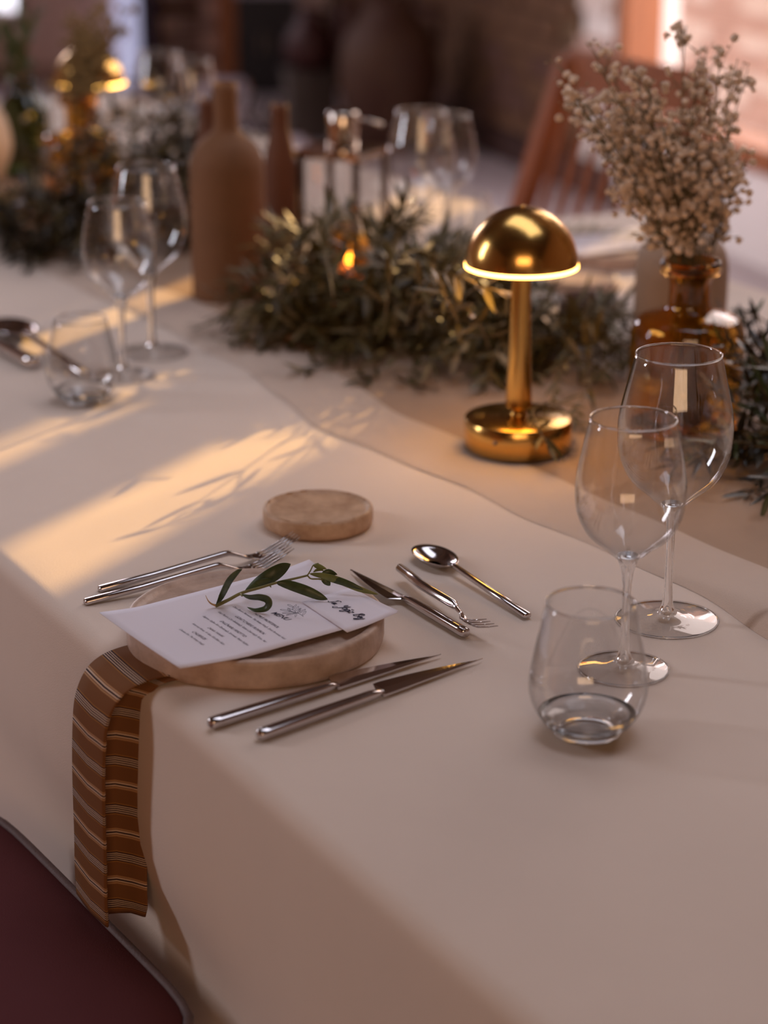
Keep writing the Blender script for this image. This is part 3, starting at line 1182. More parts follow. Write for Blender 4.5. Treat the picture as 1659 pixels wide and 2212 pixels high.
# ------------------------------------------------------------------ cutlery
def knife(label, a, b, L=0.232, group=None, hfrac=0.52):
    t = thing('knife', label, 'knife', group=group)
    h = L * hfrac
    loft('handle', [(0.0, 0, .0042, .0030, .0030), (0.0015, 0, .0042, .0046, .0042), (0.01, 0, .0043, .0052, .0043), (h * 0.5, 0, .0046, .0047, .0042),
                    (h - 0.010, 0, .0048, .0040, .0036), (h - 0.003, 0, .0046, .0032, .0030), (h + 0.003, 0, .0042, .0028, .0020)], M_steel, t, 16, 3.2)
    V, Fc = [], []
    N = 22
    for i in range(N + 1):
        f = i / N
        x = h + (L - h) * f
        lo = -0.0040 * (1 - f) - 0.0005 + 0.0010 * f ** 3
        hi = 0.0162 * min(1, (f / 0.05)) ** 0.5 * (1 - f ** 2.0) ** 0.85 * (1 - 0.35 * f) if f > 0 else 0.004
        hi = max(hi, lo + 0.0008)
        th = 0.0012 * (1 - 0.6 * f)
        z = 0.0034 - 0.0010 * f
        V += [(x, lo, z - th), (x, lo, z + th), (x, (lo + hi) * 0.4, z + th * 0.9), (x, hi, z - 0.0004 + 0.0002), (x, hi, z - 0.0004), (x, (lo + hi) * 0.4, z - th * 0.9)]
    for i in range(N):
        for k in range(6):
            Fc.append((i * 6 + k, i * 6 + (k + 1) % 6, (i + 1) * 6 + (k + 1) % 6, (i + 1) * 6 + k))
    Fc.append(tuple(range(6))[::-1])
    Fc.append(tuple(N * 6 + k for k in range(6)))
    bl = mesh_obj('blade', V, Fc, M_steel, t, False)
    place_along(t, a, b, L, rad(9))
    t.location.z += 0.0008
    return t


def fork(label, a, b, L=0.222, roll=0.0, group=None, name='fork', k=1.0, zb=1.0):
    t = thing(name, label, 'fork', group=group)
    loft('handle', [(0, 0, .0026 * k, .0034 * k, .0022 * k), (.0015, 0, .0028 * k, .0046 * k, .0030 * k), (.06, 0, .0070 * zb, .0041 * k, .0031 * k), (.138, 0, .0150 * zb, .0033 * k, .0029 * k), (.1435, 0, .0150 * zb, .0031, .0027),
                    (.150, 0, .0128 * zb, .0029, .0022), (.160, 0, .0085, .0028, .0018), (.166, 0, .0062, .0036, .0014)], M_steel, t, 14, 3.2)
    V, Fc = [], []
    # head plate
    secs = [(.164, .0034, .0068), (.170, .0062, .0048), (.176, .0092, .0036), (.180, .0104, .0038), (.182, .0106, .0046)]
    for x, w, z in secs:
        for k in range(7):
            y = -w + 2 * w * k / 6
            V.append((x, y, z + 0.0010 * (y / w) ** 2 + 0.0008))
        for k in range(6, -1, -1):
            y = -w + 2 * w * k / 6
            V.append((x, y, z + 0.0010 * (y / w) ** 2 - 0.0006))
    for i in range(len(secs) - 1):
        for k in range(14):
            Fc.append((i * 14 + k, i * 14 + (k + 1) % 14, (i + 1) * 14 + (k + 1) % 14, (i + 1) * 14 + k))
    Fc.append(tuple(range(14))[::-1])
    Fc.append(tuple((len(secs) - 1) * 14 + k for k in range(14)))
    mesh_obj('head', V, Fc, M_steel, t)
    for q in (-1.5, -0.5, 0.5, 1.5):
        y = q * 0.0060
        loft('tine', [(.180, y, .0046, .0019, .0008), (.190, y * .99, .0070, .0017, .0008), (.206, y * .97, .0135, .0014, .0007), (.222, y * .95, .0215, .0006, .0004)], M_steel, t, 8, 3.0)
    place_along(t, a, b, L, roll)
    return t


def spoon(label, a, b, L=0.185, group=None):
    t = thing('spoon', label, 'spoon', group=group)
    h = L * 0.68
    loft('handle', [(0, 0, .0032, .0030, .0018), (.001, 0, .0033, .0040, .0024), (h * .5, 0, .0058, .0033, .0024), (h - .006, 0, .0086, .0026, .0022), (h + .004, 0, .0080, .0024, .0016)], M_steel, t, 14, 3.4)
    V, Fc = [], []
    nr, na = 8, 36
    cx, A, B, D = (h + L) / 2, (L - h) / 2 + 0.001, 0.0175, 0.0095
    for lay in (0, 1):
        for i in range(nr + 1):
            f = i / nr
            for k in range(na):
                a_ = 2 * PI * k / na
                x = math.cos(a_) * f
                y = math.sin(a_) * f
                egg = 1 + 0.18 * x
                z = 0.0088 - D * (1 - f ** 2.2) + (0.0 if lay else 0.0) - lay * 0.0009
                V.append((cx + x * A, y * B * (1 + 0.10 * math.cos(a_)) * 1.0, max(z, 0.0002 - lay * 0.0)))
    n1 = (nr + 1) * na
    for lay in (0, 1):
        for i in range(nr):
            for k in range(na):
                q = lay * n1 + i * na + k
                q2 = lay * n1 + i * na + (k + 1) % na
                f_ = (q, q2, q2 + na, q + na)
                Fc.append(f_ if lay == 0 else f_[::-1])
    for k in range(na):
        a_ = nr * na + k
        b_ = nr * na + (k + 1) % na
        Fc.append((a_, b_, b_ + n1, a_ + n1))
    mesh_obj('bowl', V, Fc, M_steel, t)
    place_along(t, a, b, L)
    return t


def gr(x, y, h=0.0):
    p = G(x, y, h)
    p.z = CL + 0.0003 + h
    return p


def flat(p):
    return Vector((p.x, p.y, CL + 0.0003))


knife('long steel dinner knife nearest the camera, right of the stone plate', gr(557, 1605), gr(1043, 1434), 0.235)
knife('steel dinner knife closest to the stone plate, beside the longer one', gr(452, 1580), gr(953, 1425), 0.232)
knife('short steel dessert knife behind the name card, its blade under the olive leaf', gr(1006, 1384), gr(758, 1241), 0.19)
fork('steel dinner fork farther from the plate, its handle nearer the striped sunlight', gr(214, 1282), flat(G(641, 1153, 0.021)), 0.2225)
fork('steel dinner fork touching the left rim of the stone plate', gr(183, 1310), flat(G(628, 1179, 0.021)), 0.2225)
dfk = fork('small steel dessert fork tipped on its side between knife and spoon', gr(862, 1258), gr(1084, 1368), 0.222, roll=rad(-36), k=1.75, zb=0.72)
dfk.location.z = CL + 0.0085
best = (1e9, None)                                         # turn it so that its bent neck lies level with the knife's heel
for i_ in range(60):
    for j_ in range(30):
        an, sc_ = rad(-80 + i_), 0.42 + 0.012 * j_
        q_ = Matrix.Rotation(an, 3, 'Z') @ (Matrix.Rotation(rad(-36), 3, 'X') @ (Vector((.1435, 0, .0108)) * sc_)) + dfk.location - CAM
        e_ = (829.5 + F_PX * q_.x / q_.dot(Fv) - 988) ** 2 + (1106 - F_PX * q_.dot(Uv) / q_.dot(Fv) - 1324) ** 2
        if e_ < best[0]:
            best = (e_, an, sc_)
dfk.rotation_euler = (rad(-36), 0, best[1])
dfk.scale = (best[2],) * 3
spoon('steel dessert spoon with a dark shining bowl behind the small fork', gr(1140, 1342), gr(906, 1200), 0.185)
spoon('steel spoon at the left edge of the photo beside the left tumbler', gr(190, 825), gr(3, 712), 0.185)
knife('steel knife at the left edge of the photo in front of the far spoon', gr(75, 803), gr(-190, 668), 0.21)
fork('steel fork of the far right setting beside the far stone plate', gr(1400, 640), gr(1560, 590, .008), 0.2225)

# ------------------------------------------------------------------ drinking glasses
def wine_profile(H, R, RR, zb):
    """outer bowl profile from the stem up: zb bowl bottom height"""
    k = (H - zb)
    pts = [(0.0034, zb - 0.010), (0.0060, zb), (R * 0.25, zb + k * 0.048), (R * 0.47, zb + k * 0.118), (R * 0.77, zb + k * 0.215), (R * 0.955, zb + k * 0.355),
           (R, zb + k * 0.51), (R * 0.975, zb + k * 0.64), (RR + (R - RR) * 0.47, zb + k * 0.82), (RR, H)]
    P = smoothpts([Vector((r, 0, z)) for r, z in pts], 5)
    return [(p.x, p.z) for p in P]


def wine_glass(label, c, H=0.234, R=0.0478, RR=0.0352, RB=0.0444, zb=0.098, group=None):
    t = thing('wine_glass', label, 'glass', c, group=group)
    out = [q for q in wine_profile(H, R, RR, zb) if q[1] > zb + 0.001]
    # bowl: one thin wall with a rounded lip
    inner = [(max(r - 0.0009, 0.0005), z + 0.0015) for r, z in out]
    inner[-1] = (out[-1][0] - 0.0009, out[-1][1])
    lathe('bowl', out + inner[::-1], M_bowl, t, 96)
    lathe('rim', [(RR - 0.0006, H - 0.0008), (RR + 0.0005, H - 0.0006), (RR + 0.0006, H + 0.0003), (RR, H + 0.0008), (RR - 0.0006, H + 0.0003)], M_solid, t, 96, closed=True)
    r0, z0 = out[0]
    # solid bottom of the bowl running into the stem and the foot
    lathe('stem', [(0, zb + 0.0035), (0.0045, zb + 0.0042), (0.0088, zb + 0.0072), (0.0094, zb + 0.0058), (0.0066, zb - 0.0005), (0.0048, zb - 0.007), (0.0036, zb - 0.018), (0.0033, zb * 0.6),
                   (0.0036, zb * 0.32), (0.0046, 0.016), (0.0062, 0.0105), (0.0085, 0.0072), (0, 0.0065)], M_solid, t, 40)
    lathe('foot', [(0, 0.0063), (0.0086, 0.0068), (0.014, 0.0046), (0.024, 0.0032), (RB - 0.003, 0.0019), (RB, 0.0012)], M_foot, t, 80)
    lathe('foot_edge', [(RB - .0012, 0.0002), (RB - .0002, 0.0002), (RB + .0003, 0.0009), (RB - .0002, 0.0017), (RB - .0012, 0.0018)], M_solid, t, 96, closed=True)
    return t


def tumbler(label, c, sc=1.0, group=None, H=0.104, R=0.0445, RR=0.0332):
    t = thing('tumbler', label, 'glass', c, group=group)
    pts = smoothpts([Vector((r * sc, 0, z * sc)) for r, z in ((0.0262, 0.004), (0.0335, 0.0105), (0.0408, 0.021), (R, 0.034), (0.0441, 0.046), (0.0412, 0.064), (0.0370, 0.084), (RR, H))], 5)
    lathe('wall', [(p.x, p.z) for p in pts] + [(p.x - .0009, p.z + .0003) for p in pts[::-1]], M_bowl, t, 96)
    lathe('rim', [((RR - .0007) * sc, (H - .001) * sc), ((RR + .0006) * sc, (H - .0006) * sc), ((RR + .0006) * sc, (H + .0004) * sc), (RR * sc, (H + .0009) * sc), ((RR - .0006) * sc, (H + .0003) * sc)], M_solid, t, 96, closed=True)
    lathe('base', [(0.0195 * sc, 0.0004), (0.0235 * sc, 0), (0.0255 * sc, 0.0008), (0.0275 * sc, 0.0046 * sc), (0.0338 * sc, 0.0104 * sc), (0.0372 * sc, 0.0152 * sc), (0.0362 * sc, 0.0156 * sc), (0.031 * sc, 0.0118 * sc), (0.0245 * sc, 0.0082 * sc), (0.0200 * sc, 0.0050 * sc)], M_solid, t, 80, closed=True)
    lathe('floor', [(0, 0.0006), (0.020 * sc, 0.0008)], M_bowl, t, 60)
    lathe('inner_floor', [(0, 0.0088 * sc), (0.018 * sc, 0.0090 * sc), (0.0300 * sc, 0.0112 * sc)], M_bowl, t, 60)
    return t


BIG = dict(H=0.234, R=0.0478, RR=0.0352, RB=0.0440, zb=0.098)
SML = dict(H=0.2105, R=0.0437, RR=0.0337, RB=0.0367, zb=0.091)
GH = 0.0005


def gp(x, y):
    p = G(x, y)
    p.z = CL + GH
    return p


gB = wine_glass('tall wine glass, largest of the right-hand three, in front of the amber vase', gp(1440, 1343), **BIG)
gF = wine_glass('smaller wine glass in the right-hand three, between tall glass and tumbler', gp(1347, 1450), **SML)
tR = tumbler('stemless tumbler in front of the two wine glasses on the right', gp(1267, 1584))
dup(gF, gp(268, 815), 'smaller wine glass on the left, just behind the left tumbler')
dup(gB, gp(330, 765), 'taller wine glass on the left, in front of the dark olive leaves')
dup(tR, gp(181, 868), 'stemless tumbler at the left beside the far spoon', scale=0.93)
dup(gB, gp(908, 592), 'tall wine glass right of the metal lantern')
dup(gF, gp(962, 555), 'smaller wine glass behind the tall one, right of the lantern')
dup(tR, gp(1010, 560), 'blurred tumbler right of the wine glasses near the lantern', scale=0.93)
dup(gB, gp(352, 408), 'blurred wine glass far left, behind the olive leaves, left of its pair')
dup(gF, gp(420, 388), 'blurred wine glass far left, behind the olive leaves, right of its pair')

# ------------------------------------------------------------------ brass lamps
M_glow = mat('lamp_diffuser', (1, 0.9, 0.7), 0.5, emit=(1.0, 0.50, 0.10), estr=9.5)


def brass_lamp(label, c):
    t = thing('table_lamp', label, 'lamp', c)
    R, RH = 0.0572, 0.194
    lathe('base', [(0, 0), (R - .002, 0), (R, .0015), (R, .0318), (R - .0012, .0330), (0, .0335)], M_brass, t, 96)
    lathe('collar', [(0, .0335), (.0095, .0335), (.0095, .0385), (.0082, .0390), (.0082, .0450), (0, .0455)], M_brass, t, 48)
    V = []
    lathe('pole', [(0, .0445), (.0138, .0445), (.0142, .046), (.0118, .110), (.0096, .190), (.0092, .200), (0, .200)], M_brass, t, 48)
    dome = [(0.0585 * math.cos(a), RH + 0.004 + 0.0600 * math.sin(a)) for a in [PI / 2 * i / 22 for i in range(23)]]
    inner = [(max(0, r - 0.0015) if r > 1e-4 else 0, z - 0.0015) for r, z in dome[::-1]]
    dome[-1] = (0, dome[-1][1])
    inner[0] = (0, inner[0][1])
    lathe('shade', dome + inner, M_brass, t, 96)
    lathe('diffuser', [(0.0100, RH + .002), (0.045, RH + .0010), (0.0572, RH + .0002), (0.0592, RH + .0010), (0.0592, RH + .0042), (0.0575, RH + .0050), (0.0100, RH + .0045)], M_glow, t, 96, closed=True)
    lathe('finial', [(0, 0.0), (0.003, 0.0), (0.0028, 0.0016), (0, 0.0022)], M_brass, t, 24).location = (0, 0, RH + 0.0635)
    b = lathe('touch_button', [(0, 0), (0.0022, 0), (0.0022, 0.001), (0, 0.0012)], M_darkmetal, t, 20)
    b.rotation_euler = (PI / 2, 0, rad(-28))
    b.location = (R * math.sin(rad(-28)), -R * math.cos(rad(-28)), 0.019)
    return t


lp = G(1118, 977)
lp.z = RN + 0.001
lamp = brass_lamp('glowing brass mushroom lamp on the runner in the middle of the picture', lp)
l2 = G(205, 440)
l2.z = RN
dup(lamp, l2, 'blurred brass mushroom lamp at the far left behind dried flowers')

# ------------------------------------------------------------------ bottles, vases, lantern
def bottle(name, label, cat, c, prof, m, n=64):
    P = smoothpts([Vector((r, 0, z)) for r, z in prof], 5)
    o = lathe('body', [(0, 0)] + [(p.x, p.z) for p in P] + [(prof[-1][0] - .003, prof[-1][1]), (prof[-1][0] - .004, prof[-1][1] - .03), (0, prof[-1][1] - .031)], m, None, n)
    t = thing(name, label, cat, c)
    o.parent = t
    return t


def rp(x, y, dz=0.001):
    p = G(x, y)
    p.z = RN + dz
    return p


bottle('clay_bottle', 'big brown clay bottle with a long neck left of the slim one', 'bottle', rp(497, 646),
       [(.0495, 0), (.0512, .006), (.0515, .10), (.0513, .165), (.0490, .188), (.0410, .206), (.0280, .2175), (.0195, .225), (.0168, .236), (.0162, .250), (.0160, .288)], M_clay)
sb = bottle('clay_bottle', 'slim dark clay bottle between the big clay bottle and the lantern', 'bottle', rp(609, 590),
       [(.0235, 0), (.0245, .004), (.0248, .10), (.0235, .150), (.0185, .180), (.0135, .202), (.0128, .215), (.0128, .236)], M_clay2)
dup(sb, rp(458, 575), 'slim clay bottle hidden behind the left shoulder of the big clay bottle')
bottle('clay_bottle', 'wide greige clay bottle standing behind the amber vase of gypsophila', 'bottle', rp(1463, 800, -.003),
       [(.053, 0), (.0552, .006), (.0555, .10), (.0550, .128), (.0500, .148), (.0380, .162), (.0200, .172), (.0165, .180), (.0160, .196)], M_greige)
bottle('ceramic_vase', 'rounded beige ceramic vase cut by the left edge of the photo', 'vase', rp(-38, 400),
       [(.030, 0), (.038, .01), (.053, .045), (.056, .075), (.046, .115), (.028, .14), (.024, .155), (.028, .165)], M_beige)
gv = thing('glass_vase', 'dark green glass vase holding leafy stems at the far left', 'vase', rp(62, 385))
lathe('wall', [(0, .0008), (.040, .001), (.046, .006), (.0475, .05), (.0470, .10), (.041, .13), (.028, .145), (.024, .158), (.029, .168)], M_greenglass, gv, 48)
lathe('base', [(0, 0), (.042, 0), (.045, .003), (.044, .008), (0, .009)], mat('solid_green_glass', (0.30, 0.38, 0.18), 0.02, trans=1.0, ior=1.45), gv, 48)


def amber_vase(label, c):
    t = thing('amber_vase', label, 'vase', c)
    P = smoothpts([Vector((r, 0, z)) for r, z in ((.0590, .003), (.0612, .008), (.0618, .05), (.0618, .095), (.0606, .112), (.0550, .1235), (.0440, .1290), (.0300, .1325), (.0235, .138), (.0222, .150), (.0222, .164), (.0245, .172))], 5)
    lathe('wall', [(p.x, p.z) for p in P], M_amberglass, t, 96)
    lathe('lip', [(.0235, .1715), (.0305, .1735), (.0325, .1765), (.0325, .1850), (.0318, .1885), (.0300, .1885), (.0298, .1790), (.0270, .1765), (.0230, .1745)],
          mat('solid_amber_glass', (0.95, 0.50, 0.14), 0.02, trans=1.0, ior=1.45), t, 96, closed=True)
    lathe('base', [(0, .001), (.050, .0), (.0590, .0015), (.0605, .005), (.0585, .0075), (0, .0065)], MATS['solid_amber_glass'], t, 80)
    return t


av = rp(1475, 940)
amber = amber_vase('amber glass vase holding gypsophila behind the right wine glasses', av)
av2 = rp(180, 462)
dup(amber, av2, 'blurred amber glass vase holding dried flowers at the far left')

# lantern
ln = thing('lantern', 'square metal and glass lantern right of the slim clay bottle', 'lantern', rp(742, 577), rad(-27))
S, HH = 0.098, 0.160
bm = bmesh.new(); box(bm, (0, 0, .006), (S + .006, S + .006, .012), bev=.001)
bm_obj('base', bm, M_darkmetal, ln)
bm = bmesh.new(); box(bm, (0, 0, HH + .004), (S + .008, S + .008, .010), bev=.001)
bm_obj('top_plate', bm, M_chrome, ln)
for sx in (-1, 1):
    for sy in (-1, 1):
        bm = bmesh.new(); box(bm, (sx * (S / 2 - .004), sy * (S / 2 - .004), (HH + .012) / 2), (.009, .009, HH - .012), bev=.001)
        bm_obj('post', bm, M_darkmetal, ln)
for k in range(4):
    bm = bmesh.new(); box(bm, (0, S / 2 - .004, (HH + .012) / 2), (S - .018, .0015, HH - .016))
    o = bm_obj('pane', bm, M_bowl, ln); o.rotation_euler = (0, 0, k * PI / 2)
lathe('chimney', [(.0215, 0), (.0225, .002), (.0225, .050), (.0205, .053), (0, .054)], M_chrome, ln, 48).location = (0, 0, HH + .009)
tube('handle', [(0.018, 0, HH + .055), (.04, .0, HH + .052), (.065, .0, HH + .046)], .0028, M_chrome, ln, 8)
cd = lathe('candle', [(0, 0), (.024, 0), (.024, .055), (.0, .056)], M_wax, ln, 32); cd.location = (0, 0, .012)

# small amber votive glowing inside the garland
vt = thing('votive_candle', 'amber glass votive glowing orange inside the middle garland', 'candle', rp(752, 668))
lathe('cup', [(0, .0005), (.026, .001), (.030, .004), (.031, .05), (.030, .095)], M_amberglass, vt, 40)
lathe('wax', [(0, .003), (.024, .003), (.024, .050), (0, .050)], mat('glowing_wax', (0.8, 0.35, 0.1), 0.6, emit=(1.0, 0.22, 0.03), estr=0.9), vt, 32)
lathe('flame', [(0, .052), (.0045, .057), (.005, .064), (.0022, .076), (0, .083)], M_flame, vt, 16)
bw = thing('ceramic_bowl', 'small dark brown ceramic bowl behind the garland right of the lamp pole', 'bowl', rp(1268, 735))
lathe('body', [(0, 0), (.030, 0), (.036, .006), (.0385, .03), (.0385, .050), (.0365, .050), (.036, .03), (.030, .010), (0, .009)], M_brownbowl, bw, 48)

# ------------------------------------------------------------------ garlands
lampb = (lp, 0.061, 0.21)
bl_c = [(lp, 0.062, 0.036), (lp, 0.018, 0.20), (av, 0.066, 0.20), (rp(497, 646), 0.055, 0.3), (rp(609, 590), 0.029, 0.25), (rp(742, 577), 0.075, 0.2), (rp(752, 668), 0.050, 0.12), (rp(1268, 735), 0.042, 0.055), (rp(1463, 800), .06, .2)]
gar = thing('olive_garland', 'long olive branch garland along the runner behind the brass lamp', 'garland', rp(950, 780))
sprs = mound(11, [(655, 720, .03, .03), (700, 720, .09, .045), (750, 715, .17, .055), (810, 725, .16, .06), (890, 750, .13, .06), (1000, 765, .115, .06), (1110, 765, .125, .055),
                  (1230, 790, .08, .05), (1310, 775, .06, .04)], 215, 0.043, RN, 0.6, bl_c)
rg = random.Random(5)
for pxs, ls, nn in (
        ([(640, 660, .03), (580, 690, .02), (520, 725, .004)], .034, 5),
        ([(700, 480, .11), (680, 540, .10), (600, 590, .05), (560, 600, .03)], .036, 7),
        ([(700, 560, .10), (720, 470, .135), (770, 450, .14), (830, 490, .12), (870, 540, .09)], .034, 10),
        ([(800, 560, .10), (850, 510, .10), (930, 570, .07), (1010, 610, .06)], .036, 9),
        ([(960, 720, .06), (985, 660, .12), (1030, 622, .165), (1075, 628, .170), (1100, 645, .16)], .036, 6),
        ([(900, 720, .06), (930, 640, .13), (985, 605, .165), (1040, 620, .165)], .036, 6),
        ([(830, 700, .08), (850, 580, .16), (900, 540, .17), (960, 560, .15)], .036, 7),
        ([(1000, 740, .06), (985, 690, .13), (960, 640, .17), (930, 610, .18)], .040, 6),
        ([(1060, 760, .05), (1035, 700, .12), (1000, 660, .15), (960, 650, .15)], .038, 5),
        ([(880, 700, .08), (905, 620, .15), (950, 590, .18), (1000, 600, .18)], .040, 5),
        ([(720, 640, .12), (700, 500, .17), (745, 445, .19), (800, 470, .17)], .036, 8),
        ([(1090, 700, .07), (1030, 720, .06), (975, 770, .04)], .045, 4),
        ([(1080, 740, .05), (1060, 800, .03), (1052, 850, .004)], .034, 5),
        ([(1120, 720, .07), (1200, 650, .08), (1290, 700, .05), (1320, 760, .02)], .036, 8),
        ([(1290, 790, .03), (1240, 770, .05), (1210, 800, .04), (1200, 860, .02)], .026, 8),
        ([(1290, 800, .03), (1262, 850, .03), (1240, 900, .012), (1262, 935, .004)], .026, 8),
        ([(1262, 880, .03), (1200, 868, .042), (1160, 880, .042), (1140, 904, .040)], .022, 4),
        ([(1150, 893, .042), (1165, 930, .040), (1188, 968, .030)], .030, 4),
        ([(1240, 890, .02), (1215, 930, .02), (1212, 985, .003)], .026, 7),
        ([(760, 760, .02), (700, 790, .01), (650, 815, .003)], .034, 6),
        ([(820, 780, .02), (800, 820, .004), (775, 835, .003)], .03, 5),
        ([(900, 780, .02), (880, 830, .006), (930, 850, .003)], .03, 5),
        ([(690, 640, .06), (640, 620, .05), (590, 640, .03), (560, 690, .01)], .034, 7)):
    sprs.append(manual_sprig(rg, pxs, ls, nn, RN))
make_foliage(gar, sprs, [M_leaf, M_leafpale])

bl_l = [(rp(497, 646), 0.055, 0.3), (rp(458, 575), 0.03, 0.25), (l2, 0.062, 0.036), (l2, 0.015, 0.2), (av2, 0.067, 0.2), (gp(330, 765), .05, .24), (gp(268, 815), .05, .22), (rp(62, 385), .05, .17), (gp(352, 408), .05, .24), (gp(420, 388), .05, .24)]
garl = thing('olive_garland', 'dark olive branch garland behind the two left wine glasses', 'garland', rp(260, 520))
sprs = mound(23, [(90, 520, .05, .07), (170, 545, .10, .07), (250, 540, .15, .08), (330, 520, .18, .08), (390, 490, .20, .08), (430, 440, .18, .07), (340, 420, .17, .08), (200, 430, .12, .07)], 240, 0.042, RN, 0.5, bl_l)
for pxs, ls, nn in (([(160, 440, .03), (80, 480, .02), (50, 590, .003)], .034, 8), ([(150, 500, .03), (95, 540, .01), (60, 580, .003)], .034, 6),
                    ([(170, 400, .06), (100, 350, .06), (60, 380, .03)], .034, 6), ([(220, 540, .03), (170, 570, .01), (150, 600, .003)], .03, 5)):
    sprs.append(manual_sprig(rg, pxs, ls, nn, RN))
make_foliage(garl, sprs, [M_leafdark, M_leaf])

bl_r = [(av, 0.066, 0.20), (gp(1440, 1343), .05, .24), (rp(1463, 800), .06, .2)]
garr = thing('olive_garland', 'dark olive branches entering at the right edge beside the amber vase', 'garland', rp(1690, 960))
sprs = mound(37, [(1650, 900, .09, .04), (1690, 940, .10, .05), (1730, 1000, .10, .05), (1790, 1050, .10, .05), (1650, 1010, .05, .03)], 70, 0.036, RN, 0.5, bl_r)
for pxs, ls, nn in (([(1660, 700, .09), (1625, 680, .10), (1590, 700, .10), (1550, 725, .09)], .030, 3), ([(1670, 760, .08), (1640, 700, .10), (1625, 670, .11)], .030, 3),
                    ([(1680, 930, .03), (1620, 960, .02), (1590, 1010, .006)], .034, 6), ([(1680, 1000, .03), (1640, 1040, .01), (1615, 1080, .003)], .032, 6),
                    ([(1680, 850, .05), (1620, 830, .06), (1570, 800, .05)], .034, 6)):
    sprs.append(manual_sprig(rg, pxs, ls, nn, RN))
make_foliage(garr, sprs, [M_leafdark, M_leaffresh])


# leafy stems in the green vase, far left
def bouquet_leaves(name, label, cat, base, tips, ls, mats, hbase=.12, seed=3):
    rnd = random.Random(seed)
    root = thing(name, label, cat, base)
    sprs = []
    for tx, ty in tips:
        tip = GY(tx, ty, base.y + rnd.uniform(-.04, .04))
        b0 = Vector((base.x, base.y, base.z + 0.02))
        b1 = Vector((base.x + rnd.uniform(-.008, .008), base.y + rnd.uniform(-.008, .008), base.z + hbase))
        pts = smoothpts([b0, b1, b1.lerp(tip, 0.55) + Vector((0, 0, .015)), tip], 6)
        leaves = []
        for i in range(8, len(pts)):
            d = (pts[i] - pts[i - 1]).normalized()
            for sg in (-1, 1):
                q = Vector((rnd.uniform(-1, 1), rnd.uniform(-1, 1), rnd.uniform(-.4, .6)))
                leaves.append((pts[i].copy(), (d + q).normalized(), Vector((0, 0, 1)), ls * rnd.uniform(.7, 1.1)))
        sprs.append((pts, .0013, leaves))
    make_foliage(root, sprs, mats, 300, sprig_names='stem')
    return root


bouquet_leaves('leafy_bouquet', 'leafy green stems standing in the green glass vase', 'bouquet', rp(62, 385),
               [(10, 60), (30, 110), (-20, 90), (65, 70), (20, 150), (80, 30), (45, 30), (-30, 150), (60, 140), (-10, 40)], .034,
               [mat('bright_green_leaf', (0.10, 0.16, 0.05), 0.35, vscale=60, col2=(0.05, 0.09, 0.025)), M_leafpale], .155, 9)


# ------------------------------------------------------------------ gypsophila
def blossom_mesh(seed, m, nm='blossom', sub=2, jit=0.28):
    rnd = random.Random(seed)
    bm = bmesh.new()
    bmesh.ops.create_icosphere(bm, subdivisions=sub, radius=1.0)
    for v in bm.verts:
        v.co *= 1 + rnd.uniform(-jit, jit)
        v.co.z *= 0.85
    me = bpy.data.meshes.new(nm)
    bm.to_mesh(me)
    bm.free()
    me.materials.append(m)
    return me


